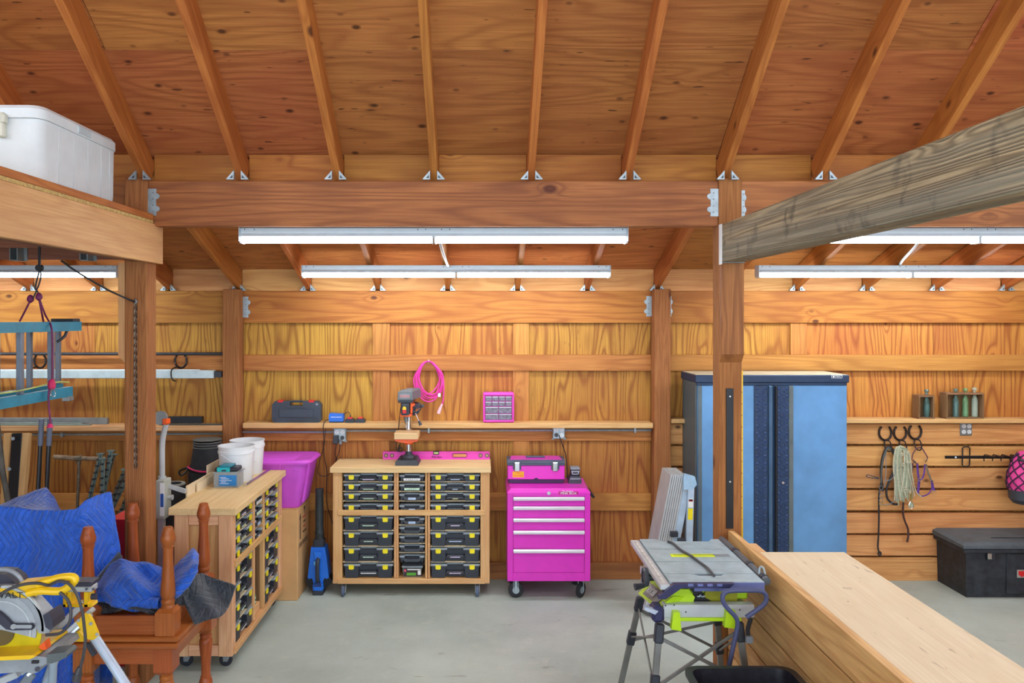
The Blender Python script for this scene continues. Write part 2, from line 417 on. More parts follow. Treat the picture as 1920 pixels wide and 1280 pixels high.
for k in range(-6, 13):                                # blocking above the middle header
    xa = -2.10 + .6 * k; a, b_ = max(xa + .023, X0), min(xa + .577, X1)
    if b_ - a > .1: bx('blocking', a, b_, 5.10, 5.14, 3.06, Z5 + .005, wood('wallhead', 'x'), ce)
for xa in (X0 + 1.2, X0 + 3.6, 0, 2.4, 4.8):
    beam('rafter', (xa, YR, ZR - .1), (xa, YB, Z5 - .2), .044, .16, wood('rafter', 'x'), ce)

# ---- timber posts
def scallop(x, s, z0, z1, Y, parent, w=.062):
    """galvanised angle bracket with a scalloped free edge, on the beam face beside a post"""
    L = z1 - z0; pts = [(x, z0), (x + s * w * .75, z0)]
    for c_ in (.25, .72):
        for a in range(-3, 4):
            an = a / 3 * PI / 2
            pts.append((x + s * w * (.72 + .32 * math.cos(an)), z0 + L * (c_ + .11 * math.sin(an))))
    pts += [(x + s * w * .75, z1), (x, z1)]
    o = obj('angle_bracket', MB().prism(pts, Y - .004, Y), galv, parent, smooth=0)
    m = MB()
    for c_ in (.15, .38, .62, .85): m.cyl((x + s * w * .45, Y - .007, z0 + L * c_), (x + s * w * .45, Y - .003, z0 + L * c_), .005, n=8)
    obj('screw', m, steel, o)['kind'] = 'stuff'
    return o
def post(xc, y0, ztop, label, group=None):
    p = thing('timber_post', label, 'post', (xc, y0 + .07, 0), group=group)
    bx('shaft', xc - .07, xc + .07, y0, y0 + .14, 0, ztop, wood('post', 'z'), p, .006)
    return p
pfl = post(XL, YP, 3.116, 'brown square timber post at left with a chain hanging down its face')
pfr = post(XR, YP, 3.116, 'brown square timber post in front of the blue cabinet carrying the grey weathered beam')
pwl = post(XL, YW, 2.50, 'brown timber wall post behind the white buckets')
pwr = post(XR, YW, 2.50, 'brown timber wall post between the plywood wall and blue cabinet')
scallop(XL + .07, 1, 2.885, 3.05, 4.975, pfl, .07)
scallop(XR - .07, -1, 2.88, 3.05, 4.975, pfr, .068); scallop(XR + .07, 1, 2.88, 3.04, 4.975, pfr, .03)
scallop(XL + .07, 1, az(595, 6.95), az(556, 6.95), 6.945, pwl); scallop(XL - .07, -1, az(595, 6.95), az(560, 6.95), 6.945, pwl, .03)
scallop(XR - .07, -1, az(593, 6.95), az(555, 6.95), 6.945, pwr); scallop(XR + .07, 1, az(593, 6.95), az(555, 6.95), 6.945, pwr, .04)
# support blocks nailed to the posts
obj('support_block', MB().prism([(4.96, 2.594), (4.96, az(680, 4.92)), (4.915, az(664, 4.92)), (4.915, 2.594)], XR - .068, XR + .068, 'x'), wood('header', 'z'), pfr, smooth=0)
zl = az(681, 4.96)
obj('support_block', MB().prism([(XL - .07, zl), (XL - .11, zl + .05), (XL - .11, 2.594), (XL - .07, 2.594)], 4.965, 5.095), wood('loft', 'z'), pfl, smooth=0)
# black steel strip and hooks on the right post
st = bx('steel_strip', ax(1362, 4.95), ax(1375.5, 4.95), 4.952, 4.96, .96, az(728, 4.955), blackm, pfr, .001)
for vv in (743, 903): obj('screw', MB().cyl((ax(1369, 4.95), 4.949, az(vv, 4.95)), (ax(1369, 4.95), 4.953, az(vv, 4.95)), .005), white, st)

# ---- middle headers
for a, b_, lab in ((XL + .07, XR - .07, 'long knotty brown header beam spanning the two front posts above the lights'),
                   (XR + .07, X1, 'brown header beam right of the front right post, behind the grey beam'),
                   (X0, XL - .07, 'brown header beam left of the front left post, behind the cooler')):
    o = bx('header_beam', a, b_, 4.975, 5.065, 2.82, 3.10, wood('header', 'x'), None, .004); tag(o, lab, 'beam')
# ---- weathered beam on the right
g_ = thing('weathered_beam', 'grey weathered timber beam running out from the right post above the long ledge', 'beam', (XR, 4.95, 2.6))
beam('timber', (XR, 4.955, 2.709), (XR, -1.2, 2.709), .137, .23, wood('weathered', 'x'), g_, b=.005)
bx('bracket_plate', XR - .073, XR - .0685, 4.90, 4.957, 2.58, 2.826, white, g_, .001)
bx('bracket_plate', XR - .07, XR + .07, 4.90, 4.957, 2.588, 2.594, steel, g_, .001)
# ---- storage loft on the left
lo = thing('storage_loft', 'timber loft platform at top left carrying the white cooler', 'loft', (-2.5, 4, 2.594))
XF = -2.022
bx('rim_board', XF - .038, XF, .8, 5.10, 2.594, 2.833, wood('loft', 'y'), lo)
bx('deck_sheet', X0, XF - .002, .8, 4.955, 2.834, 2.852, mat('osb', (206, 172, 104), .8, var=.2, vs=40), lo, .001)
bx('cap_board', XF - .09, XF - .001, .8, 4.955, 2.853, 2.891, wood('rafter', 'y'), lo)
bx('ledger', X0, XF - .19, 4.915, 4.955, 2.61, 2.833, wood('darkjoist', 'x'), lo)
bx('rim_board', XF - .135, XF - .045, .8, 4.955, 2.60, 2.832, wood('darkjoist', 'y'), lo)
for k in range(7):
    yy = 4.5 - .5 * k
    bx('joist', X0, XF - .14, yy - .02, yy + .02, 2.645, 2.832, wood('darkjoist', 'x'), lo)
for uu in (36, 166):
    x_ = ax(uu, 4.9)
    m = MB().box(x_ - .025, x_ - .02, 4.84, 4.914, 2.60, 2.75).box(x_ + .02, x_ + .025, 4.84, 4.914, 2.60, 2.75).box(x_ - .045, x_ + .045, 4.906, 4.914, 2.60, 2.75).box(x_ - .025, x_ + .025, 4.84, 4.914, 2.598, 2.603)
    obj('joist_hanger', m, steel, lo, smooth=0)

# ---- pony wall with its wide top at the right
pw = thing('low_partition', 'low boarded partition with wide pale plywood top running out from the right post', 'partition', (1.6, 3.5, 0))
YE = 1.9
for z0, z1 in ((.776, .948), (.592, .766), (.408, .582), (.222, .398), (0.0, .212)):
    bx('board', 1.507, 1.545, YE, 4.955, z0, z1, wood('plank', 'y'), pw, .002)
bx('top_panel', 1.545, 2.018, YE, 4.50, .93, .948, wood('plytop', 'y'), pw, .002)
bx('back_panel', 1.975, 2.005, YE, 4.49, 0, .93, wood('plank', 'y'), pw, .002)
for yy in (4.3, 3.4, 2.5): bx('stud', 1.56, 1.96, yy - .02, yy + .02, 0, .93, wood('pine', 'z'), pw)
bx('end_block', 1.55, 1.60, 4.50, 4.72, .90, .935, wood('pine', 'y'), pw)

# ---- fluorescent fixtures
tubem = mat('tube_glow', (243, 250, 255), .3, var=0, emit=TUBE_STRENGTH)
enam = mat('white_enamel', (205, 218, 226), .4, var=.03)
def fixture(xc, Y, ztop, label, group='fluorescent strip lights'):
    L = 1.218; f = thing('strip_light', label, 'light', (xc, Y, ztop), group=group)
    hz = .058
    obj('housing', MB().box(-L, L, -.03, .03, -hz * .7, 0, .004).prism([(-.03, -hz * .62), (-.052, -hz), (.052, -hz), (.03, -hz * .62)], -L, L, 'x'), enam, f, local=True, smooth=0)
    obj('end_plate', MB().box(-L - .003, -L, -.05, .05, -hz - .03, 0, .001), enam, f, local=True); obj('end_plate', MB().box(L, L + .003, -.05, .05, -hz - .03, 0, .001), enam, f, local=True)
    zt = -hz - .02
    for s in (-1, 1):
        for y in (-.026, .026):
            obj('lamp_tube', MB().cyl((s * .018 if s > 0 else -L + .012, y, zt), (L - .012 if s > 0 else -.018, y, zt), .016, n=10), tubem, f, local=True)
        for xx in (.010 * s, (L - .006) * s):
            obj('lamp_holder', MB().box(xx - .006, xx + .006, -.04, .04, zt - .022, -hz, .002), white, f, local=True)
    m = MB()
    for c_ in (-L + .03, -L + .09, -.1, -.05, .05, .1, L - .09, L - .03): m.cyl((c_, -.0312, -.012), (c_, -.0295, -.012), .004, n=6)
    o = obj('knockout', m, charcoal, f, local=True); o['kind'] = 'stuff'
    return f
fA = fixture(ax(813.5, 5.09), 5.10, 2.822, 'eight foot strip light hung just under the middle header beam')
fB = fixture(ax(855.5, 6.41), 6.41, 2.672, 'eight foot strip light behind the middle one, over the drill press')
fC = fixture(ax(1833, 5.09), 5.10, 2.822, 'strip light partly hidden by the grey weathered beam')
fD = fixture(ax(1707, 6.41), 6.41, 2.672, 'strip light above the wall with the horseshoe hooks')
fE = fixture(ax(-65, 6.41), 6.41, 2.672, 'strip light behind the hanging ladder under the loft')
for x_, y_ in ((-3.6, 1.3), (0, 1.3), (3.4, 1.3), (-3.6, -.6), (0, -.6), (3.4, -.6)):   # fill lights added behind and above the camera, out of the frame
    q = dup(fA, (x_, y_, 4.2)); q['label'] = 'added fill strip light high in the roof, out of view, %s side, %s row' % ({-3.6: 'left', 0: 'middle', 3.4: 'right'}[x_], 'first' if y_ > 0 else 'second'); q['group'] = 'added fill strip lights'
    for s_ in (-.9, .9): obj('hanger_rod', MB().cyl((s_, 0, 0), (s_, 0, 1.3 if y_ > 0 else .9), .004), steel, q, local=True)
def cable(name, pts, r, m, label=None, cat='cable', parent=None, **k):
    o = obj(name, MB().tube(pts, r, **k), m, parent)
    if label: tag(o, label, cat)
    return o
cable('light_conduit', [at(824, 440, 5.10), at(828, 466, 5.4), at(838, 494, 6.1), at(841, 498, 6.36)], .010, galv, 'grey flexible conduit linking the two middle strip lights', 'conduit')
cable('light_conduit', [at(1733, 440, 5.10), at(1716, 462, 5.4), at(1694, 486, 6.1), at(1688, 495, 6.36)], .010, galv, 'grey flexible conduit linking the two right strip lights', 'conduit')
# ================================================================== storage carts and organiser cases
ORD = ['topmost', 'second', 'third', 'fourth', 'fifth', 'sixth', 'seventh', 'eighth', 'ninth']
def case_proto(name, W, h, D, latches, lab='', lw=.09):
    t = thing(name, 'black organiser case with yellow latches', 'organiser case')
    bw = .125 if latches else .03
    b = MB().box(-W / 2 + .006, W / 2 - .006, .03, D, 0, h - .014, .004)
    for s in (-1, 1):
        xa, xb = (-W / 2 + .008, -W / 2 + bw) if s < 0 else (W / 2 - bw, W / 2 - .008)
        b.prism([(xa + .006, 0), (xb - .006, 0), (xb, h - .014), (xa, h - .014)], 0, .035)
    obj('body', b, black, t, local=True)
    l = MB().box(-W / 2, W / 2, .035, D + .003, h - .014, h, .003)
    for s in (-1, 1):
        xa, xb = (-W / 2, -W / 2 + bw + .012) if s < 0 else (W / 2 - bw - .012, W / 2)
        l.box(xa, xb, -.005, .037, h - .017, h - .001, .004)
    obj('lid', l, lid, t, local=True)
    hw = W / 2 - bw - .005; hz = h * .42 if latches else h * .38
    m = MB()
    if latches:
        m.tube([(-hw, .03, hz + .004), (-hw + .012, .002, hz), (hw - .012, .002, hz), (hw, .03, hz + .004)], .0085, n=6, sm=False)
        m.box(-hw + .004, hw - .004, .0, .012, hz - .012, hz + .006, .002)
    else:
        m.prism([(-hw - .012, h * .62), (-hw + .012, h * .12), (hw - .012, h * .12), (hw + .012, h * .62), (hw - .002, h * .72), (hw - .02, h * .52), (-hw + .02, h * .52), (-hw + .002, h * .72)], -.006, .016)
    obj('handle', m, charcoal, t, local=True)
    if latches:
        for s in (-1, 1):
            x = s * (W / 2 - bw / 2 - .002)
            obj('latch', MB().prism([(x - .021, h - .006), (x - .021, h - .036), (x - .014, h - .042), (x + .014, h - .042), (x + .021, h - .036), (x + .021, h - .006)], -.011, -.003), yellow, t, local=True, smooth=0)
    return t
def case_label(root, w, z, y, tint):
    o = obj('paper_label', MB().box(-w * .62, w * .62, y - .0015, y, z - .009, z + .009), tint, root, local=True, smooth=0)
    m = MB(); n_ = max(2, int(w / .018)); xx = -w / 2 + .006
    for i in range(n_):
        m.box(xx, xx + .009, y - .0022, y - .0015, z - .0018, z + .0018); xx += .017
        if xx > w / 2 - .01: break
    q = obj('print', m, mat('print_ink', (70, 80, 120), .7), o, local=True, smooth=0); q['kind'] = 'stuff'
tints = [paper, mat('paper_green', (205, 235, 205), .7), mat('paper_blue', (195, 215, 245), .7), mat('paper_yellow', (235, 235, 170), .7), mat('paper_lilac', (225, 205, 235), .7)]
p_slim = case_proto('organiser_case', .405, .060, .33, True)
p_deep = case_proto('organiser_case', .405, .112, .33, True)
p_small = case_proto('organiser_case', .205, .056, .33, False)
p_used = set()
def place_case(proto, cart, lx, z, rz, label, group, ti=0, lw=.09, y0=.012):
    r = proto if proto.name not in p_used else None
    # cart local (lx, y0, z) -> world
    co, si = math.cos(rz), math.sin(rz); wx = cart.location.x + lx * co - y0 * si; wy = cart.location.y + lx * si + y0 * co
    if r is None: r = dup(proto, (wx, wy, z), rz)
    else:
        p_used.add(proto.name); r.location = (wx, wy, z); r.rotation_euler = (0, 0, rz)
    r['label'] = label; r['group'] = group; return r
protos_raw = {}
def cart(x, y, rz, label, wheel, side):
    """open cabinet on casters; local x along the front, local y into the depth, origin at front left floor corner of the frame"""
    t = thing('storage_cart', label, 'storage cart', (x, y, 0), rz)
    W, D, Z0, Z1 = 1.276, .37, .095, 1.0
    P = lambda n_, *a, k='pine', g='x': obj(n_, MB().box(*a, .003), wood(k, g), t, local=True)
    P('worktop', -.018, W + .010, -.03, D + .03, Z1, 1.045, k='maple')
    fk = 'pine' if side else 'fir'
    for xx in (0, W - .075):
        P('front_stile', xx, xx + .075, 0, .088, Z0, Z1, g='z', k=fk); P('rear_stile', xx, xx + .075, D - .088, D, Z0, Z1, g='z', k=fk)
    for xx in (.008, W - .024):
        P('end_rail', xx, xx + .016, .089, D - .089, Z0, Z0 + .07, g='y', k=fk); P('end_rail', xx, xx + .016, .089, D - .089, .93, Z1, g='y', k=fk)
    for xx in (.026, W - .044): P('side_panel', xx, xx + .018, .089, D - .089, Z0 + .01, Z1 - .01, k='plank', g='z')
    P('bottom_rail', .04, W - .04, -.012, .006, .095, .135); P('middle_rail', .04, W - .04, -.012, .006, .65, .695)
    P('bottom_board', .03, W - .03, .006, D - .01, .118, .136); P('middle_board', .03, W - .03, .006, D - .01, .655, .673)
    P('back_panel', .03, W - .03, D - .012, D - .002, Z0, Z1, k='plytop', g='z')
    for xx in (.497, .516, .750, .772): P('divider', xx, xx + .018, .004, D - .02, .136, Z1, g='z')
    colx = ((.078, .497), (.536, .750), (.792, 1.198))
    th = .006
    for ci, (a, b_) in enumerate(colx):
        zs = [.765, .843, .921] if ci != 1 else [.765, .843, .921]
        lows = [.268, .396, .524] if ci != 1 else ([.345, .420, .495, .57] if side else [])
        for z in zs + lows: P('runner_shelf', a - .0, b_ + .0, .014, D - .02, z - th, z, k='plytop', g='y')
    for xx in (.09, W - .10):
        for yy in ((.035 if side else .055), D - .06):
            wo = -.058 if yy < .1 and side else .012
            cs = obj('caster', MB().box(xx - .03, xx + .03, yy - .03, yy + .03, .088, .095, .002).prism([(yy - .026, .09), (yy + .030, .09), (yy + wo + .014, .034), (yy + wo - .014, .034)], xx - .019, xx - .014, 'x').prism([(yy - .026, .09), (yy + .030, .09), (yy + wo + .014, .034), (yy + wo - .014, .034)], xx + .014, xx + .019, 'x'), steel, t, local=True, smooth=0)
            w_ = MB().lathe((xx, yy + wo, .042), [(.02, -.0125), (.036, -.0125), (.042, -.008), (.042, .008), (.036, .0125), (.02, .0125)], 20, 'x')
            w_.lathe((xx, yy + wo, .042), [(.012, -.014), (.012, .014)], 12, 'x', mi=1)
            obj('wheel', w_, [wheel, mat('wheel_hub', (40, 70, 120), .4)], cs, local=True)
    return t
XC, YC = -1.219, 6.56
cf = cart(XC, YC, 0, 'wooden cart on casters facing the room, holding the drill press', mat('wheel_grey', (84, 98, 124), .5), True)
cl = cart(-1.597, 5.14, PI / 2, 'wooden cart on casters seen from its end, holding the white buckets', mat('wheel_black', (26, 28, 40), .5), False)
rows_top = [.921, .843, .765, .674]
rows_low = [.524, .396, .268, .137]
CN = {0: 'left', 2: 'right'}
lw_f = {0: [.075, .07, .07, .07, .075, .06, .07, .10], 2: [.06, .035, .035, .08, .06, .08, .065, .075]}
ti_f = {0: [4, 1, 1, 1, 1, 1, 1, 0], 2: [2, 2, 3, 1, 4, 2, 4, 4]}
def fill(cart_, rz, where, side):
    for ci, xc in ((0, .2875), (2, .995)):
        for ri, z in enumerate(rows_top + rows_low):
            deep = ri >= 4
            col = (CN[ci] if side else {0: 'near', 2: 'far'}[ci])
            lab = '%s yellow-latched case, %s down the %s column of %s' % ('deep' if deep else 'slim', ORD[ri] if ri < 7 else 'lowest', col, where)
            c_ = place_case(p_deep if deep else p_slim, cart_, xc, z + .001, rz, lab, 'yellow-latched cases in ' + where)
            case_label(c_, lw_f[ci][ri], (.112 * .42 - .004) if deep else .022, -.0085 if False else -.0012, tints[ti_f[ci][ri]])
            c_ = None
    zs = [.921, .843, .765, .674] + ([.57, .495, .42, .345, .262] if side else [])
    for ri, z in enumerate(zs):
        lab = 'small handled case, %s down the middle column of %s' % (ORD[ri] if ri < len(zs) - 1 else 'lowest', where)
        c_ = place_case(p_small, cart_, .643, z + .001, rz, lab, 'small cases in ' + where)
        if ri < 5: case_label(c_, (.11, .10, .05, .04, .045)[ri], .018, -.0062, tints[(0, 1, 2, 2, 2)[ri]])
# every case is a copy made before labels are stuck on, so labels do not multiply
_master = (p_slim, p_deep, p_small)
_keep = [dup(m_, (0, 0, -5)) for m_ in _master]
def fill_all():
    global p_slim, p_deep, p_small
    for q in _master:
        for ch in list(q.children): bpy.data.objects.remove(ch)
        bpy.data.objects.remove(q)
    p_slim, p_deep, p_small = _keep
    p_used.update(o.name for o in _keep)
    fill(cf, 0, 'the room-facing cart', True); fill(cl, PI / 2, 'the end-on cart', False)
    for q in _keep:
        for ch in list(q.children): bpy.data.objects.remove(ch)
        bpy.data.objects.remove(q)
fill_all()
# clear tub with a printed card under the lowest small case
tb = thing('plastic_tub', 'clear lidded tub with a dark printed sleeve at the bottom of the front-facing cart', 'tub', (XC + .643, 6.60, .137))
X_ = XC + .643
obj('tub_body', MB().prism([(X_ - .072, .137), (X_ + .072, .137), (X_ + .08, .215), (X_ - .08, .215)], 6.60, 6.8), mat('frosted', (120, 130, 120), .3), tb, smooth=0)
bx('lid', X_ - .088, X_ + .088, 6.59, 6.81, .214, .226, lid, tb, .004)
lb_ = bx('sleeve', X_ - .071, X_ + .076, 6.597, 6.5999, .142, .208, mat('dark_print', (60, 44, 50), .6), tb, .0)
bx('print', X_ - .045, X_ + .03, 6.5955, 6.597, .15, .172, mat('green_print', (90, 170, 50), .6), lb_, 0)
bx('print', X_ - .066, X_ - .05, 6.5955, 6.597, .18, .198, mat('pink_print', (230, 90, 120), .6), lb_, 0)
bx('print', X_ + .045, X_ + .07, 6.5955, 6.597, .155, .19, paper, lb_, 0)
bx('print', X_ - .04, X_ + .07, 6.5955, 6.597, .194, .202, paper, lb_, 0)
# things in the low middle bay of the end-on cart
xf = -1.62
for i, (z0, z1, k_) in enumerate(((.137, .20, 'pine'), )):
    o = bx('small_crate', xf - .20, xf, 5.72, 5.86, z0, z1, wood('pine', 'y'), None, .003); tag(o, 'small pale wooden crate low in the middle of the end-on cart', 'crate')
o = bx('screw_box', xf - .15, xf - .01, 5.73, 5.80, .202, .27, mat('green_box', (30, 130, 90), .6), None, .002); tag(o, 'green screw box on the small crate in the end-on cart', 'box')
for s_ in (0, 1): bx('print', xf - .0098, xf - .009, 5.735, 5.795, .215 + .03 * s_, .222 + .03 * s_, paper, o, 0)
sc_ = thing('scrap_board', 'brown board standing upright in the middle bay of the end-on cart', 'board', (xf - .1, 5.87, .137))
bx('board', xf - .25, xf - .005, 5.865, 5.883, .138, .63, wood('oldcrate', 'z'), sc_, .002)
# ================================================================== around the end-on cart
def bucket(x, y, label):
    t = thing('bucket', label, 'bucket', (x, y, 1.045), group='white buckets')
    m = MB().lathe((0, 0, 0), [(.112, 0), (.115, .004), (.128, .205), (.134, .207), (.134, .225), (.129, .227), (.131, .252), (.134, .254), (.134, .26), (.126, .26), (.122, .2), (.108, .008)], 32, open_=True)
    m.lathe((0, 0, .004), [(.11, 0), (.11, .004)], 32)
    obj('pail', m, white, t, local=True)
    w_ = [(-.134, -.01, .2), (-.11, -.075, .185), (-.02, -.135, .165), (.05, -.137, .13), (.1, -.10, .10), (.127, -.05, .095), (.134, 0, .2)]
    obj('bail', MB().tube([(-.08, -.115, .205), (-.05, -.13, .195), (.0, -.14, .165), (.06, -.132, .13), (.10, -.095, .11)], .0035), white, t, local=True)
    return t
bucket(-1.838, 6.02, 'white plastic bucket nearer the camera on the end-on cart')
bucket(-1.84, 6.30, 'white plastic bucket behind the other one, nearest the pink tote')
cb = thing('parts_tub', 'clear plastic box with a blue label on the end-on cart', 'tub', (-1.83, 5.81, 1.045))
clr = mat('clear_box', (190, 200, 205), .15, var=.02, trans=.0, alpha=.42)
x0, x1, y0, y1, z0, z1 = -1.925, -1.735, 5.75, 5.88, 1.046, 1.155
m = MB().box(x0 + .008, x1 - .008, y0 + .005, y0 + .008, z0, z1).box(x0 + .008, x1 - .008, y1 - .008, y1 - .005, z0, z1).box(x0 + .008, x0 + .011, y0, y1, z0, z1).box(x1 - .011, x1 - .008, y0, y1, z0, z1).box(x0 + .008, x1 - .008, y0, y1, z0, z0 + .003).box(x0, x1, y0 - .004, y0 + .004, z1 - .006, z1).box(x0, x1, y1 - .004, y1 + .004, z1 - .006, z1).box(x0 - .002, x0 + .008, y0, y1, z1 - .006, z1).box(x1 - .008, x1 + .002, y0, y1, z1 - .006, z1)
obj('tub_wall', m, clr, cb, smooth=0)
lb = bx('label', x0 + .045, x1 - .022, y0 + .001, y0 + .0045, z0 + .012, z1 - .022, mat('label_blue', (30, 130, 205), .5), cb, 0)
m = MB()
for i in range(5): m.box(x0 + .05 + .008 * (i % 2), x0 + .075 + .02 * (i % 3) + .02, y0 - .0002, y0 + .0012, z0 + .07 - i * .011, z0 + .073 - i * .011)
obj('print', m, paper, lb, smooth=0)['kind'] = 'stuff'
bx('contents', x0 + .02, x1 - .02, y0 + .02, y1 - .02, z0 + .005, z0 + .06, charcoal, cb, .005)
tl = thing('teal_gadget', 'teal and black boxed tool lying on the clear plastic box', 'tool', (-1.83, 5.81, 1.156))
bx('gadget_body', x0 + .01, x1 - .015, y0 + .01, y1 - .01, z1 + .002, z1 + .032, black, tl, .008)
bx('gadget_face', x0 + .028, x1 - .07, y0 + .003, y0 + .014, z1 + .0, z1 + .034, mat('teal', (20, 190, 200), .4), tl, .003)
bx('gadget_slot', x0 + .06, x0 + .095, y0 + .001, y0 + .006, z1 + .006, z1 + .016, black, tl, .002)
bx('gadget_foot', x0 + .045, x1 - .06, y0 - .0, y1 - .02, z1 + .032, z1 + .046, mat('teal_dark', (30, 130, 150), .4), tl, .004)
for i, d in enumerate((0, .016)):
    o = obj('steel_rod', MB().cyl((-1.715 + d, 5.79, 1.052), (-1.70 + d, 6.42 - d, 1.052), .0055, n=10).lathe((-1.715 + d, 5.782, 1.052), [(.009, 0), (.009, .02)], 12, 'y'), chrome); tag(o, 'long steel rod beside the white buckets, %s of the pair' % ('bucket side' if i == 0 else 'outer one'), 'rod', 'steel rods on the cart')
# boards standing behind the cart
for i, (x, y0, y1, zt_) in enumerate(((-1.995, 5.45, 5.98, 1.118), (-1.978, 5.60, 6.10, 1.104), (-2.02, 5.93, 6.35, 1.17))):
    o = bx('plywood_offcut', x - .012, x + .0 , y0, y1, 0, zt_, wood('plytop', 'y'), None, .001); tag(o, ('nearest plywood offcut standing behind the end-on cart', 'shorter plywood offcut tight behind the clear box cart edge', 'tallest plywood offcut behind the cart, beside the black buckets')[i], 'offcut', 'plywood offcuts behind the cart')
# stack of black rubber buckets
sx_, sy_ = -2.235, 6.55
bt = thing('rubber_bucket', 'tapered stack-top black rubber bucket with pink cord, behind the white buckets', 'bucket', (sx_, sy_, 0))
for i, (z0, r0, r1, h) in enumerate(((0, .17, .16, .55), (.55, .165, .15, .47), (1.02, .135, .105, .235))):
    obj('bucket_shell', MB().lathe((sx_, sy_, z0), [(r0 + .012, 0), (r0 + .012, .025), (r0, .03), (r1, h - .01), (r1 - .01, h)], 28), rubber, bt)
for k in range(4): obj('rim', MB().lathe((sx_, sy_, 1.205 + .02 * k), [(.112, 0), (.116, .004), (.112, .009)], 28), mat('rim_grey', (96, 96, 90), .7), bt)
obj('pink_cord', MB().tube([(sx_ + .15 * math.cos(a / 14 * 2 * PI), sy_ + .15 * math.sin(a / 14 * 2 * PI), 1.045 + .012 * math.sin(a)) for a in range(14)], .007, closed=True, sub=3), mat('hot_rope', (230, 50, 110), .5), bt)
obj('buckle', MB().tube([(sx_ - .14, sy_ - .08, 1.05), (sx_ - .19, sy_ - .10, 1.03), (sx_ - .17, sy_ - .12, 1.0), (sx_ - .13, sy_ - .11, 1.03)], .008, closed=True), blackm, bt)
# black roll
rl = thing('roofing_roll', 'dark roll standing upright left of the end-on cart', 'roll', (-2.36, 6.15, 0))
obj('roll', MB().lathe((-2.36, 6.15, 0), [(.092, 0), (.092, .985), (.085, .993), (.06, .993), (.057, .98), (.057, .5)], 32, open_=True), mat('roll_black', (40, 42, 46), .6), rl)
obj('roll_end', MB().lathe((-2.36, 6.15, 0), [(.0915, .9835), (.088, .996), (.062, .996), (.058, .98)], 32, open_=True), mat('roll_edge', (150, 150, 140), .7), rl)
# upright machine behind the left post
um = thing('upright_hoist', 'grey upright hoist with beige control box and orange tipped curved arm', 'hoist', (-2.08, 5.4, 0))
Ym = 5.4; gm = mat('machine_beige', (176, 178, 166), .5)
obj('mast', MB().box(ax(297, Ym), ax(309, Ym), 5.38, 5.42, .0, az(905, Ym), .004), alu, um)
obj('curved_arm', MB().tube([at(304, 905, Ym), at(304, 870, Ym), at(304, 835, Ym), at(307, 812, Ym), at(312, 795, Ym)], .019, n=10), alu, um)
obj('arm_tip', MB().box(ax(307, Ym), ax(317, Ym), 5.37, 5.43, az(795, Ym), az(784, Ym), .006), orange, um)
obj('collar', MB().cyl(at(304, 897, Ym), at(304, 892, Ym), .026), alu, um)
bxm = obj('control_box', MB().box(ax(298, Ym), ax(315, Ym), 5.34, 5.46, az(970, Ym), az(897, Ym), .006), gm, um)
lb = bx('label', ax(300, 5.34), ax(308, 5.34), 5.3375, 5.34, az(967, 5.34), az(905, 5.34), paper, bxm, 0)
bx('label_band', ax(301, 5.34), ax(307, 5.34), 5.336, 5.3378, az(950, 5.34), az(925, 5.34), mat('band_blue', (50, 90, 170), .5), bxm, 0)
obj('latch_knob', MB().cyl(at(314, 932, Ym), at(322, 932, Ym), .012).cyl(at(322, 932, Ym), at(324, 932, Ym), .018), alu, um)
for v0, v1 in ((910, 921), (957, 949)):
    beam('side_arm', at(313, v0, 5.42), at(349, v1, 5.42), .02, .03, alu, um)
obj('pulley_wheel', MB().lathe(at(301, 783, Ym), [(.012, -.01), (.042, -.01), (.042, .01), (.012, .01)], 24, 'y'), galv, um)
obj('pulley_rim', MB().lathe(at(301, 783, Ym), [(.036, -.014), (.046, -.014), (.046, .014), (.036, .014)], 24, 'y'), steel, um)
bx('hoist_foot', ax(295, Ym), ax(322, Ym), 5.25, 5.52, 0, .03, steel, um, .004)

# cardboard box with the pink tote on top
bxx0, bxx1, by0, by1, bz = -2.02, -1.475, 6.43, 6.84, .734
cbx = thing('cardboard_box', 'tall brown cardboard moving box under the pink tote', 'cardboard box', ((bxx0 + bxx1) / 2, 6.63, 0))
bx('carton', bxx0, bxx1, by0, by1, 0, bz - .004, card, cbx, .006)
bx('flap', bxx0, bxx1, by0, (by0 + by1) / 2 - .002, bz - .004, bz, card, cbx, .001); bx('flap', bxx0, bxx1, (by0 + by1) / 2 + .002, by1, bz - .004, bz, card, cbx, .001)
pr = mat('carton_ink', (60, 40, 34), .8); XS = bxx1 + .001
obj('arrow', MB().prism([(6.505, .47), (6.53, .47), (6.53, .63), (6.545, .63), (6.517, .68), (6.49, .63), (6.505, .63)], XS - .001, XS + .0005, 'x'), pr, cbx, smooth=0)
text('DISH BARREL', .055, (XS, 6.63, .42), pr, cbx, rot=(PI / 2, 0, PI / 2))
obj('glass_mark', MB().prism([(6.64, .70), (6.70, .70), (6.675, .66), (6.675, .64), (6.665, .64), (6.665, .66)], XS - .001, XS + .0005, 'x'), pr, cbx, smooth=0)
rp = mat('carton_red', (190, 70, 50), .8)
for i in range(4): text(('THIS SIDE UP', 'FRAGILE', 'HANDLE', 'WITH CARE')[i], .022, (XS, 6.67, .62 - .04 * i), rp if i % 2 == 0 else pr, cbx, rot=(PI / 2, 0, PI / 2))
tt = thing('storage_tote', 'large orchid pink lidded storage tote on the cardboard box', 'tote', (-1.72, 6.63, bz))
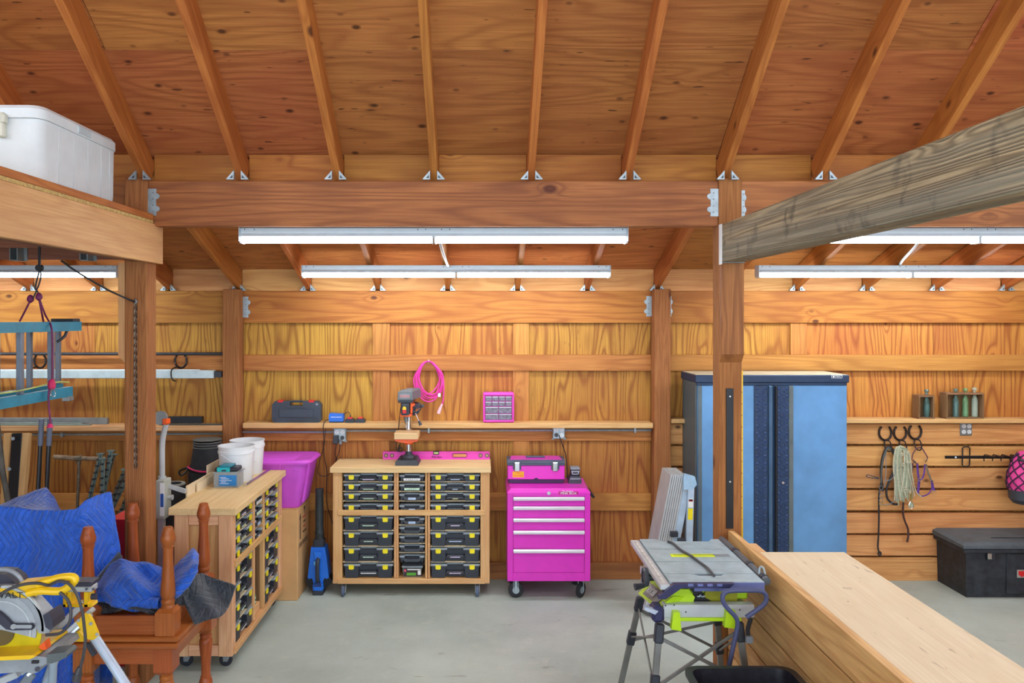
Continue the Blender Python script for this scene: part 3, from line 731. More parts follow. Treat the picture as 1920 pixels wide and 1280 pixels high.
def loft_box(rects):
    """stack of rounded rectangles (x0,x1,y0,y1,z,corner)"""
    m = MB(); n = 0; rings = []
    for (a, b_, c, d, z, r) in rects:
        ring = []
        for cx_, cy_, s0 in ((b_ - r, c + r, -PI / 2), (b_ - r, d - r, 0), (a + r, d - r, PI / 2), (a + r, c + r, PI)):
            for k in range(5): an = s0 + k / 4 * PI / 2; ring.append((cx_ + r * math.cos(an), cy_ + r * math.sin(an), z))
        rings.append(ring)
    n = len(rings[0]); vs = [p for r in rings for p in r]
    fs = [(i * n + k, i * n + (k + 1) % n, (i + 1) * n + (k + 1) % n, (i + 1) * n + k) for i in range(len(rings) - 1) for k in range(n)]
    fs += [tuple(range(n))[::-1], tuple(range((len(rings) - 1) * n, len(rings) * n))]
    return m.add(vs, fs)
Zt0 = bz + .001
m = loft_box([(-2.0, -1.475, 6.455, 6.82, Zt0, .05), (-1.99, -1.465, 6.45, 6.83, Zt0 + .01, .06), (-2.03, -1.405, 6.435, 6.85, Zt0 + .36, .06)])
for x in (-1.62, -1.50): m.box(x - .012, x + .012, 6.432, 6.46, Zt0 + .30, Zt0 + .36, .003)
obj('tote_body', m, tote, tt)
m2 = loft_box([(-1.50, -1.447, 6.52, 6.76, Zt0 + .03, .02), (-1.52, -1.388, 6.50, 6.78, Zt0 + .35, .02)])
obj('side_bulge', m2, tote, tt)
m = loft_box([(-2.06, -1.372, 6.41, 6.875, Zt0 + .352, .07), (-2.062, -1.368, 6.408, 6.878, Zt0 + .366, .07), (-2.05, -1.385, 6.42, 6.865, Zt0 + .385, .07)])
obj('lid', m, tote, tt)
obj('lid_panel', loft_box([(-2.02, -1.50, 6.45, 6.83, Zt0 + .384, .05), (-2.01, -1.51, 6.46, 6.82, Zt0 + .392, .05)]), tote, tt)

# leaf blower
Yl = 6.62
lbw = thing('leaf_blower', 'blue and black cordless leaf blower standing beside the cardboard box', 'leaf blower', (ax(599, Yl), Yl, 0))
cx_ = ax(598, Yl)
obj('nozzle', MB().lathe((cx_, Yl + .02, 0), [(.036, az(1026, Yl)), (.036, az(1000, Yl)), (.039, az(999, Yl)), (.034, az(996, Yl)), (.033, az(985, Yl)), (.034, az(960, Yl)), (.031, az(924, Yl)), (.034, az(922, Yl)), (.034, az(917, Yl)), (.028, az(917, Yl))], 24), mat('tube_black', (48, 54, 56), .55, var=.2, vs=30), lbw)
obj('nozzle_collar', MB().box(cx_ - .046, cx_ + .046, Yl - .02, Yl + .06, az(1026, Yl), az(1010, Yl), .01), black, lbw)
zt_ = az(1024, Yl); zb_ = az(1083, Yl)
obj('housing', MB().prism([(cx_ - .058, zt_), (cx_ + .054, zt_), (cx_ + .07, zt_ - .1), (cx_ + .086, zb_ + .01), (cx_ + .07, zb_), (cx_ + .05, zb_ + .008), (cx_ + .02, zb_ - .07), (cx_ - .03, zb_ - .07), (cx_ - .05, zb_ + .008), (cx_ - .075, zb_), (cx_ - .086, zb_ + .01), (cx_ - .07, zt_ - .1)], Yl - .03, Yl + .09), blue, lbw, smooth=0)
obj('housing_ridge', MB().prism([(cx_ - .03, zt_ - .03), (cx_ + .035, zt_ - .03), (cx_ + .025, zt_ - .1), (cx_ - .018, zt_ - .1)], Yl - .05, Yl - .02), blue, lbw, smooth=0)
obj('handle', MB().tube([(cx_ + .003, Yl - .04, zt_ - .09), (cx_ + .003, Yl - .075, zt_ - .12), (cx_ + .003, Yl - .075, zt_ - .24), (cx_ + .003, Yl - .04, zt_ - .28)], .017, n=10), black, lbw)
bx('trigger', cx_ - .03, cx_ - .015, Yl - .06, Yl - .04, zt_ - .14, zt_ - .11, mat('sky_blue', (110, 180, 230), .4), lbw)
for s in (-1, 1): obj('air_intake', MB().cyl((cx_ + s * .055, Yl - .02, zb_ - .02), (cx_ + s * .055, Yl + .08, zb_ - .02), .05, n=18), blackm, lbw)
bx('battery_housing', cx_ - .04, cx_ + .045, Yl - .065, Yl + .06, .03, zb_ - .03, blue, lbw, .01)
bx('battery', cx_ - .04, cx_ + .048, Yl - .07, Yl + .05, .0, .035, black, lbw, .006)
bx('battery_label', cx_ - .028, cx_ + .034, Yl - .0685, Yl - .064, .07, .10, mat('navy', (20, 50, 110), .4), lbw, .001)
# ================================================================== wall shelves, conduit, outlets, things of the middle bay
def shelf(a, b_, z1, yf, label, th=.044):
    s = thing('wall_shelf', label, 'shelf', ((a + b_) / 2, 6.95, z1 - th))
    bx('board', a, b_, yf, 6.989, z1 - th, z1, wood('pine' if th > .03 else 'board', 'x'), s, .004)
    bx('cleat', a, b_, 6.945, 6.95, z1 - th - .02, z1 - th, wood('header', 'x'), s, .001)
    return s
shelf(-2.03, 1.443, 1.366, 6.82, 'long wooden wall shelf behind the drill press')
shelf(-5.7, -2.205, 1.345, 6.80, 'wooden wall shelf in the left bay holding metal bars')
shelf(1.60, 5.15, 1.397, 6.84, 'wooden wall shelf carrying the bottle crates', .036)
o = obj('conduit', MB().tube([(-2.06, 6.925, 1.276), (-1.30, 6.925, 1.276), (-1.2, 6.925, 1.287), (1.45, 6.925, 1.292)], .0095, sm=False).box(-.47, -.455, 6.91, 6.95, 1.27, 1.31).box(1.3, 1.315, 6.91, 6.95, 1.272, 1.31), galv); tag(o, 'grey metal conduit running under the middle wall shelf', 'conduit')
o = obj('conduit', MB().tube([(-5.7, 6.925, 1.245), (-2.21, 6.925, 1.262)], .008, sm=False).box(-3.62, -3.60, 6.91, 6.95, 1.235, 1.27), galv); tag(o, 'thin grey conduit under the shelf of the left bay', 'conduit')
def outlet(u, v, Y, label, w=.1, flush=False, used=()):
    x, z = ax(u, Y), az(v, Y)
    t = thing('wall_outlet', label, 'outlet', (x, Y, z))
    d = .045 if not flush else .012
    b = obj('outlet_box', MB().box(-.052, .052, -.0, d, -.058, .058, .006), galv if not flush else steel, t, local=True)
    if not flush:
        m = MB()
        for sx in (-1, 1):
            for sz in (-1, 1): m.box(sx * .05 - .012, sx * .05 + .012, -.002, .004, sz * .056 - .008, sz * .056 + .008, .002)
        obj('cover_ears', m, steel, t, local=True)
    for i, (sx, sz) in enumerate(((-1, 1), (1, 1), (-1, -1), (1, -1))):
        s = obj('socket', MB().cyl((sx * .023, -.004, sz * .024), (sx * .023, .002, sz * .024), .0175, n=16), mat('socket_dark', (70, 70, 74), .5) if i in used else white, t, local=True)
        mm = MB()
        for q in (-.006, .006): mm.box(sx * .023 + q - .0016, sx * .023 + q + .0016, -.0048, -.004, sz * .024 - .001, sz * .024 + .008)
        mm.box(sx * .023 - .0025, sx * .023 + .0025, -.0048, -.004, sz * .024 - .012, sz * .024 - .007)
        obj('slot', mm, cord, s, local=True, smooth=0)['kind'] = 'stuff'
    return t
ol = outlet(637, 815, 6.89, 'grey four-socket outlet box with a black adapter, below the blue charger', used=(2, 3))
orr = outlet(1048, 810, 6.89, 'grey four-socket outlet box above the pink tool box', used=(2,))
outlet(1812, 804, 6.912, 'flush four-socket outlet in the boards under the bottle crates', flush=True)
pa = thing('power_adapter', 'black plug-in power adapter hanging from the outlet box', 'adapter', at(630, 823, 6.87))
obj('adapter_body', MB().box(ax(625.5, 6.87), ax(635, 6.87), 6.84, 6.889, az(831, 6.87), az(816, 6.87), .004), black, pa)
obj('plug', MB().box(ax(636, 6.87), ax(641, 6.87), 6.86, 6.889, az(833, 6.87), az(824, 6.87), .004), grey, pa)
cable('power_cord', [at(631, 831, 6.86), at(628, 850, 6.88), at(630, 858, 6.9), at(628, 875, 6.94)], .003, cord, None, parent=pa)
cable('power_cord', [at(638, 833, 6.86), at(636, 846, 6.88), at(631, 860, 6.9), at(630, 874, 6.94)], .003, cord, None, parent=pa)
cable('charger_cord', [at(616, 786, 6.88), at(609, 790, 6.81), at(606, 800, 6.805), at(607, 820, 6.86), at(607, 845, 6.9), at(609, 862, 6.92), at(613, 885, 6.93), at(612, 920, 6.9), at(614, 950, 6.9), at(622, 975, 6.93), at(626, 990, 6.93)], .0032, cord, 'black cord dropping from the blue charger behind the front-facing cart')
cable('loose_cord', [at(610, 800, 6.83), at(609, 825, 6.88), at(606, 842, 6.9), at(600, 862, 6.93), at(596, 885, 6.93), at(606, 893, 6.93), at(618, 888, 6.93), at(623, 884, 6.93)], .0028, cord, 'thin black loop of cord against the plywood right of the pink tote')
cable('tool_charger_cord', [at(1048, 815, 6.885), at(1054, 832, 6.86), at(1060, 850, 6.9), at(1063, 875, 6.9), at(1064, 896, 6.8), at(1068, 898, 6.76)], .004, cord, 'black cord running from the right outlet box down to the battery charger')

# black moulded tool case
ZS = 1.366
x0, x1 = ax(509.5, 6.84), ax(601, 6.84); zt = ZS + .182; xm = (x0 + x1) / 2
tc = thing('tool_case', 'dark moulded plastic tool case with red latches standing on the shelf', 'tool case', (xm, 6.88, ZS))
c_ = .02
out = [(x0 + c_, ZS), (x1 - c_, ZS), (x1, ZS + c_), (x1, zt - .03), (x1 - .025, zt), (xm + .055, zt), (xm + .055, zt - .012), (xm + .055, zt - .038), (xm - .055, zt - .038), (xm - .055, zt - .012), (xm - .055, zt), (x0 + .025, zt), (x0, zt - .03), (x0, ZS + c_)]
casem = mat('case_plastic', (56, 64, 76), .5, var=.08)
m = MB().prism(out, 6.845, 6.92)
obj('case_shell', m, casem, tc, smooth=0)
fr = MB().box(x0 + .06, x1 - .06, 6.838, 6.846, ZS + .045, ZS + .115, .003)
for s, xx in ((1, x0), (-1, x1)):
    for zz in (ZS + .03, ZS + .13): fr.prism([(xx + s * .02, zz), (xx + s * .04, zz + .014), (xx + s * .06, zz), (xx + s * .04, zz - .014)], 6.839, 6.846)
    for k in range(4): fr.box(xx - .003, xx + .003, 6.85, 6.915, ZS + .03 + .032 * k, ZS + .045 + .032 * k, .002)
fr.box(xm - .08, xm + .08, 6.838, 6.846, ZS + .018, ZS + .028, .002).box(xm - .08, xm + .08, 6.838, 6.846, ZS + .126, ZS + .136, .002)
obj('embossing', fr, casem, tc, smooth=0)['kind'] = 'stuff'
obj('handle', MB().tube([(xm - .06, 6.882, zt - .01), (xm - .045, 6.882, zt - .004), (xm + .045, 6.882, zt - .004), (xm + .06, 6.882, zt - .01)], .01, sm=False), casem, tc)
for u in (525, 583): bx('latch', ax(u - 5, 6.84), ax(u + 5, 6.84), 6.842, 6.9, zt - .01, zt + .008, red, tc, .003)
obj('badge', MB().prism([(x1 - .045, zt - .025), (x1 - .032, zt - .012), (x1 - .019, zt - .025), (x1 - .032, zt - .038)], 6.842, 6.846), grey, tc, smooth=0)
# blue charger
ch = thing('battery_charger', 'bright blue battery charger on the wall shelf', 'charger', (ax(630, 6.85), 6.87, ZS))
obj('charger_body', MB().prism([(ax(617, 6.84), ZS + .012), (ax(643.5, 6.84), ZS + .012), (ax(644, 6.84), ZS + .05), (ax(643, 6.84), ZS + .072), (ax(618, 6.84), ZS + .08), (ax(616.5, 6.84), ZS + .06)], 6.835, 6.91), blue, ch)
bx('charger_base', ax(617, 6.84), ax(643, 6.84), 6.838, 6.908, ZS, ZS + .013, black, ch, .003)
m = MB()
for i in range(9): m.box(ax(620.5 + i * 2.3, 6.83), ax(622 + i * 2.3, 6.83), 6.833, 6.836, ZS + .046, ZS + .052)
obj('print', m, paper, ch, smooth=0)['kind'] = 'stuff'
for i, u in enumerate((656.5, 676)):
    b = thing('battery_pack', ('small black and red battery with a charging lead plugged in' if i == 0 else 'small black and red battery at the free end of the row on the shelf'), 'battery', (ax(u, 6.86), 6.86, ZS), group='batteries on the shelf')
    x = ax(u, 6.86)
    obj('battery_body', MB().prism([(x - .038, ZS), (x + .038, ZS), (x + .042, ZS + .02), (x + .03, ZS + .034), (x - .03, ZS + .034), (x - .042, ZS + .02)], 6.83, 6.89), black, b, smooth=0)
    bx('battery_top', x - .02, x + .02, 6.836, 6.88, ZS + .026, ZS + .047, red, b, .003)
cable('charging_lead', [at(643, 779, 6.85), at(650, 773, 6.86), at(655, 773, 6.86), at(657, 780, 6.86)], .0025, cord, 'short black lead arching from the blue charger to the battery', 'cable')
bx('plug', ax(655.7, 6.86), ax(658, 6.86), 6.855, 6.865, ZS + .047, ZS + .065, black, None); tag(bpy.context.scene.objects[-1] if False else [o for o in COL.objects if o.name.startswith('plug')][-1], 'tiny black plug standing on the nearer battery beside the charger', 'plug')

# small parts cabinet, pink
pc = thing('parts_cabinet', 'small pink cabinet of clear drawers on the wall shelf', 'parts cabinet', (ax(935, 6.83), 6.89, ZS))
x0, x1, z0, z1, yf = ax(905.7, 6.83), ax(964, 6.83), ZS + .004, ZS + .255, 6.83
m = MB().box(x0, x1, yf + .02, 6.95, z0, z1, .008)
m.box(x0, x1, yf, yf + .03, z1 - .026, z1, .008).box(x0, x1, yf, yf + .03, z0, z0 + .02, .008).box(x0, x0 + .017, yf, yf + .03, z0, z1, .006).box(x1 - .017, x1, yf, yf + .03, z0, z1, .006)
obj('cabinet_body', m, pinkp, pc)
smoke = mat('clear_drawer', (130, 118, 136), .25, var=.25, vs=50)
ix0, ix1 = x0 + .018, x1 - .018; rows = [(z1 - .068, z1 - .028, 4), (z1 - .112, z1 - .072, 4), (z1 - .172, z1 - .116, 2), (z0 + .022, z1 - .176, 2)]
for a, b_, n_ in rows:
    w_ = (ix1 - ix0) / n_
    for k in range(n_):
        d = bx('drawer', ix0 + k * w_ + .002, ix0 + (k + 1) * w_ - .002, yf + .004, yf + .018, a, b_ - .003, smoke, pc, .002)
        bx('pull', ix0 + k * w_ + .004, ix0 + (k + 1) * w_ - .004, yf - .004, yf + .005, b_ - .010, b_ - .004, mat('clear_pull', (222, 212, 226), .3), d, .001)
# coiled pink extension cord
ec = thing('extension_cord', 'coiled hot pink extension cord hung on the wall above the drill press', 'cord', at(804, 676, 6.93))
m = MB(); pts = []
random.seed(3)
for k in range(7):
    r1, r2 = 23 + random.uniform(-3.5, 4), 34 + random.uniform(-3, 5); dx = random.uniform(-3.5, 3.5); tw = random.uniform(-.25, .12)
    for a in range(12):
        an = PI / 2 + 2 * PI * a / 12
        uu = r1 * math.cos(an) * (1 - .25 * max(0, math.sin(an))); vv_ = -r2 * math.sin(an)
        pts.append(at(804 + dx * (1 - math.sin(an)) + uu * math.cos(tw) - vv_ * math.sin(tw) * .5, 677 + r2 + vv_ * math.cos(tw), 6.925 - .004 * k + .006 * math.sin(a * 2.3 + k)))
pts += [at(829, 700, 6.9), at(832, 730, 6.9), at(831, 748, 6.91), at(829, 758, 6.915)]
obj('cord_loops', m.tube(pts, .0058, n=7, sub=4), pinkc, ec)
pl = obj('plug', MB().cyl(at(829, 757, 6.915), at(826, 764, 6.915), .009, .012, n=10).cyl(at(826, 764, 6.915), at(822, 775, 6.915), .014, .017, n=10), mat('clear_pink_plug', (240, 190, 200), .3), ec)
obj('hook', MB().tube([at(804, 680, 6.95), at(804, 679, 6.905), at(804, 674, 6.90)], .004), white, ec)
obj('cord_clip', MB().box(ax(821, 6.89), ax(826, 6.89), 6.895, 6.915, az(744, 6.9), az(737, 6.9), .002), white, ec)

# spirit level against the wall on the cart
ZT = 1.045
lv = thing('spirit_level', 'long hot pink spirit level lying behind the drill press', 'level', (ax(818, 6.89), 6.89, ZT))
YL = 6.905; x0, x1 = ax(718, YL), ax(918, YL); z1 = ZT + .068
m = MB().box(x0, x1, YL - .012, YL + .012, ZT, ZT + .012, .002).box(x0, x1, YL - .012, YL + .012, z1 - .012, z1, .002).box(x0, x1, YL - .004, YL + .004, ZT + .01, z1 - .01)
obj('rail', m, pinkp, lv, smooth=0)
for u in (724, 735, 901, 913):
    x = ax(u, YL); r_ = .017
    rg = obj('vial_ring', MB().lathe((x, YL - .010, (ZT + z1) / 2), [(r_, 0), (r_, .006), (r_ - .005, .006), (r_ - .005, 0), (r_, 0)], 20, 'y', open_=True), charcoal, lv)
    obj('vial', MB().cyl((x, YL - .008, (ZT + z1) / 2), (x, YL - .004, (ZT + z1) / 2), r_ - .004, n=16), mat('vial_amber', (190, 150, 100), .3), rg)
x = ax(818, YL); bx('top_vial', x - .026, x + .026, YL - .014, YL + .014, z1 - .026, z1 + .002, charcoal, lv, .003)
obj('vial', MB().cyl((x - .018, YL - .014, z1 - .012), (x + .018, YL - .014, z1 - .012), .007), mat('vial_green', (210, 225, 130), .2), lv)
x = ax(862, YL); obj('hand_slot', MB().box(x - .06, x + .06, YL - .006, YL + .006, ZT + .018, z1 - .018, .012), wood('board', 'x'), lv)
obj('slot_rim', MB().tube([(x - .058, YL - .006, ZT + .02), (x + .058, YL - .006, ZT + .02), (x + .064, YL - .006, ZT + .034), (x + .058, YL - .006, z1 - .018), (x - .058, YL - .006, z1 - .018), (x - .064, YL - .006, ZT + .034)], .0025, closed=True, sm=False, n=6), mat('slot_rim', (120, 20, 80), .5), lv)
text('Pink Box', .024, (ax(819, YL), YL - .0125, ZT + .022), cord, lv)

# drill press
dp = thing('drill_press', 'grey and orange bench drill press with a wood block on its table', 'drill press', (ax(764, 6.68), 6.68, ZT))
dpx = ax(765, 6.68)
bs = MB().prism([(dpx - .098, ZT), (dpx + .088, ZT), (dpx + .088, ZT + .028), (dpx + .075, ZT + .045), (dpx - .08, ZT + .045), (dpx - .098, ZT + .03)], 6.60, 6.62)
bs.add([(dpx - .098, 6.60, ZT), (dpx + .092, 6.60, ZT), (dpx + .092, 6.86, ZT), (dpx - .098, 6.86, ZT), (dpx - .085, 6.605, ZT + .045), (dpx + .08, 6.605, ZT + .045), (dpx + .07, 6.85, ZT + .045), (dpx - .075, 6.85, ZT + .045)], [(0, 1, 2, 3), (4, 5, 6, 7), (0, 1, 5, 4), (1, 2, 6, 5), (2, 3, 7, 6), (3, 0, 4, 7)])
obj('base', bs, charcoal, dp, smooth=20)
m = MB()
for s in (-1, 1): m.box(dpx + s * .05 - .006, dpx + s * .05 + .006, 6.63, 6.72, ZT + .045, ZT + .047)
obj('slot', m, cord, dp, smooth=0)['kind'] = 'stuff'
ycol = 6.76; cxx = ax(766.5, ycol)
obj('column_foot', MB().lathe((cxx, ycol, ZT + .045), [(.055, 0), (.05, .012), (.03, .025), (.028, .05)], 20), charcoal, dp)
obj('column', MB().cyl((cxx, ycol, ZT + .05), (cxx, ycol, ZT + .50), .0235, n=20), chrome, dp)
Yt = 6.66
obj('table', MB().prism([(ax(741, Yt), az(822, Yt)), (ax(785, Yt), az(822, Yt)), (ax(783, Yt), az(826, Yt)), (ax(768, Yt), az(829, Yt)), (ax(758, Yt), az(829, Yt)), (ax(743, Yt), az(826, Yt))], 6.62, 6.79), orange, dp, smooth=0)
obj('table_collar', MB().lathe((cxx, ycol, az(832, ycol)), [(.035, 0), (.035, .05)], 16), orange, dp)
bk = bx('wood_block', ax(740.5, Yt), ax(785, Yt), 6.60, 6.80, az(821.5, Yt), az(810, Yt), wood('maple', 'x'), None, .002); tag(bk, 'pale wood block sitting on the drill press table', 'wood block')
Yh = 6.62
obj('head_casting', MB().box(ax(752, Yh), ax(768, Yh), 6.60, 6.78, az(778, Yh), az(754, Yh), .008), charcoal, dp)
obj('switch_plate', MB().box(ax(754.5, Yh), ax(765, Yh), 6.588, 6.602, az(777, Yh), az(757, Yh), .003), black, dp)
sw = obj('switch', MB().box(ax(755.5, Yh), ax(762.5, Yh), 6.578, 6.59, az(774, Yh), az(766.5, Yh), .004), red, dp)
obj('switch_paddle', MB().prism([(ax(755.5, Yh), az(767, Yh)), (ax(762.5, Yh), az(767, Yh)), (ax(762, Yh), az(763, Yh)), (ax(760.5, Yh), az(761, Yh)), (ax(757.5, Yh), az(761, Yh)), (ax(756, Yh), az(763, Yh))], 6.576, 6.588), dwyellow, sw, smooth=0)
m = MB().box(ax(769, Yh), ax(773, Yh), 6.62, 6.78, az(775, Yh), az(754, Yh), .004).box(ax(750, Yh), ax(772, Yh), 6.61, 6.76, az(781, Yh), az(775.5, Yh), .004).box(ax(771, Yh), ax(777, Yh), 6.63, 6.70, az(762, Yh), az(757, Yh), .004)
obj('head_trim', m, orange, dp)
hx0, hx1 = ax(746, Yh), ax(774, Yh)
obj('belt_cover', MB().add([(hx0, 6.59, az(749, Yh)), (hx1, 6.59, az(749, Yh)), (hx1 + .05, 6.86, az(749, Yh)), (hx0 + .04, 6.86, az(749, Yh)),
     (hx0 + .005, 6.592, az(734, Yh)), (hx1 - .002, 6.592, az(734, Yh)), (hx1 + .045, 6.85, az(733, 6.62)), (hx0 + .06, 6.85, az(733, 6.62)), (hx0 + .025, 6.62, az(731, Yh)), (hx1 - .01, 6.62, az(731, Yh)), (hx1 + .03, 6.83, az(731, Yh)), (hx0 + .07, 6.83, az(731, Yh))],
     [(0, 1, 2, 3), (0, 1, 5, 4), (1, 2, 6, 5), (2, 3, 7, 6), (3, 0, 4, 7), (4, 5, 9, 8), (5, 6, 10, 9), (6, 7, 11, 10), (7, 4, 8, 11), (8, 9, 10, 11)]), mat('press_grey', (112, 120, 124), .45), dp, smooth=0)
bx('cover_skirt', hx0 + .004, hx1 + .002, 6.596, 6.84, az(754.5, Yh), az(749, Yh), black, dp)
nm = bx('name_plate', ax(750, Yh), ax(769, Yh), 6.586, 6.59, az(746.5, Yh), az(738, Yh), mat('plate_grey', (142, 150, 156), .5), dp, .001)
text('WEN', .032, (ax(759.5, Yh), 6.585, az(742.3, Yh)), mat('wen_red', (240, 120, 110), .6), dp, sx=1.15)
obj('motor', MB().cyl((ax(778, 6.8), 6.86, az(765, 6.8)), (ax(778, 6.8), 6.70, az(765, 6.8)), .05, n=20), mat('motor_navy', (44, 46, 62), .5), dp)
obj('quill', MB().cyl(at(762, 779, 6.66), at(762, 790, 6.66), .017).cyl(at(762, 781, 6.66), at(762, 783, 6.66), .021).cyl(at(762, 786, 6.66), at(762, 788, 6.66), .021), steel, dp)
obj('chuck', MB().cyl(at(762, 790, 6.66), at(762, 796, 6.66), .016, .008).cyl(at(762, 796, 6.66), at(762, 803, 6.66), .004), chrome, dp)
hub = at(778, 771.5, 6.66)
obj('feed_hub', MB().cyl((ax(770, 6.66), 6.66, hub[2]), (ax(781, 6.66), 6.66, hub[2]), .014), black, dp)
for u, v, yy in ((793, 760, 6.60), (789, 797, 6.64), (786, 757, 6.75)):
    p = at(u, v, yy); q = Vector(hub).lerp(Vector(p), .68)
    fh = obj('feed_handle', MB().cyl(hub, q, .0055), chrome, dp)
    obj('grip', MB().cyl(q, p, .009, .014), charcoal, fh)
cable('power_cord', [at(753, 757, 6.72), at(750, 775, 6.74), at(747, 805, 6.78), at(743, 830, 6.86), at(744, 845, 6.87), at(750, 832, 6.87), at(747, 846, 6.87), at(752, 838, 6.88), at(754, 846, 6.88), at(745, 846, 6.88)], .0035, cord, None, parent=dp)

# ---- pink rolling tool chest
X0c, X1c, Yc = .198, .861, 6.45; Zc0, Zc1 = .150, .886
rc = thing('tool_chest', 'hot pink five-drawer rolling tool chest against the wall', 'tool chest', ((X0c + X1c) / 2, 6.68, 0))
m = MB().box(X0c, X1c, Yc + .012, 6.90, Zc0, Zc1 - .03, .004)
m.add([(X0c - .004, Yc, Zc1 - .03), (X1c + .004, Yc, Zc1 - .03), (X1c + .004, 6.90, Zc1 - .03), (X0c - .004, 6.90, Zc1 - .03), (X0c + .03, Yc + .03, Zc1), (X1c - .03, Yc + .03, Zc1), (X1c - .004, 6.90, Zc1), (X0c + .004, 6.90, Zc1)],
      [(0, 1, 2, 3), (4, 5, 6, 7), (0, 1, 5, 4), (1, 2, 6, 5), (2, 3, 7, 6), (3, 0, 4, 7)])
m.box(X0c, X0c + .045, Yc, Yc + .02, Zc0, Zc1 - .03, .002).box(X1c - .045, X1c, Yc, Yc + .02, Zc0, Zc1 - .03, .002).box(X0c + .045, X1c - .045, Yc, Yc + .02, az(930, Yc), Zc1 - .03, .002).box(X0c + .045, X1c - .045, Yc, Yc + .02, Zc0, az(1073.5, Yc), .002)
obj('carcass', m, pinkm, rc, smooth=20)
dv = [930.5, 948, 970.5, 993.5, 1028.5, 1073.5]
for i in range(5):
    za, zb_ = az(dv[i + 1], Yc) + .0015, az(dv[i], Yc) - .0015
    d = bx('drawer', X0c + .048, X1c - .048, Yc + .003, Yc + .03, za, zb_, pinkm, rc, .002)
    obj('drawer_pull', MB().prism([(Yc - .016, zb_ - .028), (Yc - .018, zb_ - .012), (Yc - .010, zb_ - .002), (Yc + .004, zb_ - .002), (Yc + .004, zb_ - .008), (Yc - .008, zb_ - .012), (Yc - .010, zb_ - .028)], X0c + .048, X1c - .048, 'x'), mat('bright_trim', (236, 232, 240), .25, .3, var=.02), d, smooth=30)
obj('lock', MB().cyl((ax(1029, Yc), Yc - .008, az(924, Yc)), (ax(1029, Yc), Yc + .004, az(924, Yc)), .015, n=20).cyl((ax(1029, Yc), Yc - .011, az(924, Yc)), (ax(1029, Yc), Yc - .008, az(924, Yc)), .008, n=12), chrome, rc)
bd = bx('badge', ax(1047, Yc), ax(1084, Yc), Yc - .002, Yc + .001, az(927, Yc), az(921, Yc), mat('badge_magenta', (190, 20, 120), .4), rc, .0)
text('The Original', .017, (ax(1064, Yc), Yc - .003, az(920.5, Yc)), white, rc)
text('PINK BOX', .027, (ax(1066, Yc), Yc - .003, az(924.6, Yc)), white, rc, sx=1.05)
obj('side_handle', MB().tube([(X1c, 6.56, .84), (X1c + .04, 6.56, .80), (X1c + .04, 6.80, .80), (X1c, 6.80, .84)], .011, sm=False), blackm, rc)
for sx, xx in ((-1, X0c + .07), (1, X1c - .07)):
    for yy in (Yc + .06, 6.83):
        swv = sx > 0
        cs = obj('caster', MB().box(xx - .035, xx + .035, yy - .035, yy + .035, .144, .150, .002).box(xx - .022, xx - .018, yy - .02, yy + .025, .05, .146).box(xx + .018, xx + .022, yy - .02, yy + .025, .05, .146), galv, rc, smooth=0)
        an = .0 if not swv else .9
        w_ = MB().lathe((0, 0, 0), [(.03, -.014), (.05, -.014), (.062, -.009), (.062, .009), (.05, .014), (.03, .014)], 24, 'y').lathe((0, 0, 0), [(.028, -.017), (.028, .017)], 16, 'y', mi=1)
        if sx < 0: w_.box(-.012, .012, -.025, -.018, -.01, .085, .003, mi=1)
        w_.v = [(x * math.cos(an) - y * math.sin(an) + xx, x * math.sin(an) + y * math.cos(an) + yy, z + .0625) for x, y, z in w_.v]
        obj('wheel', w_, [rubber, galv], cs)
# pink tool box on the chest
Zb = .886; Yb_ = 6.67; x0, x1 = .207, .678
tx = thing('tool_box', 'hot pink hand tool box with metal latches on top of the tool chest', 'tool box', ((x0 + x1) / 2, 6.77, Zb))
bx('box_base', x0 + .006, x1 - .006, Yb_ + .004, 6.87, Zb, Zb + .034, mat('deep_plum', (60, 26, 74), .5), tx, .004)
bx('box_body', x0, x1, Yb_, 6.875, Zb + .034, Zb + .148, pinkm, tx, .004)
obj('notch', MB().prism([((x0 + x1) / 2 - .03, Zb + .032), ((x0 + x1) / 2 + .03, Zb + .032), ((x0 + x1) / 2, Zb + .05)], Yb_ - .001, Yb_ + .004), mat('deep_plum', (60, 26, 74)), tx, smooth=0)
m = MB().box(x0 - .004, x1 + .004, Yb_ - .004, 6.88, Zb + .148, Zb + .168, .004).prism([(Yb_ - .004, Zb + .168), (Yb_ - .001, Zb + .184), (Yb_ + .02, Zb + .196), (6.86, Zb + .196), (6.88, Zb + .184), (6.88, Zb + .168)], x0 - .004, x1 + .004, 'x')
obj('box_lid', m, mat('slate_plastic', (70, 78, 96), .4), tx, smooth=0)
obj('lid_top', MB().add([(x0 + .02, Yb_ + .016, Zb + .1965), (x1 - .02, Yb_ + .016, Zb + .1965), (x1 - .035, 6.85, Zb + .2), (x0 + .035, 6.85, Zb + .2), (x0 + .02, Yb_ + .016, Zb + .194), (x1 - .02, Yb_ + .016, Zb + .194), (x1 - .035, 6.85, Zb + .194), (x0 + .035, 6.85, Zb + .194)], [(0, 1, 2, 3), (4, 7, 6, 5), (0, 4, 5, 1), (1, 5, 6, 2), (2, 6, 7, 3), (3, 7, 4, 0)]), pinkm, tx, smooth=0)
bx('carry_handle', (x0 + x1) / 2 - .08, (x0 + x1) / 2 + .08, 6.76, 6.79, Zb + .197, Zb + .212, mat('slate_plastic', (70, 78, 96)), tx, .004)
for u in (969.5, 1041):
    x = ax(u, Yb_); l = bx('latch', x - .034, x + .034, Yb_ - .008, Yb_ + .001, Zb + .115, Zb + .182, mat('slate_plastic', (70, 78, 96)), tx, .003)
    bx('latch_plate', x - .021, x + .021, Yb_ - .016, Yb_ - .007, Zb + .102, Zb + .176, chrome, l, .004)
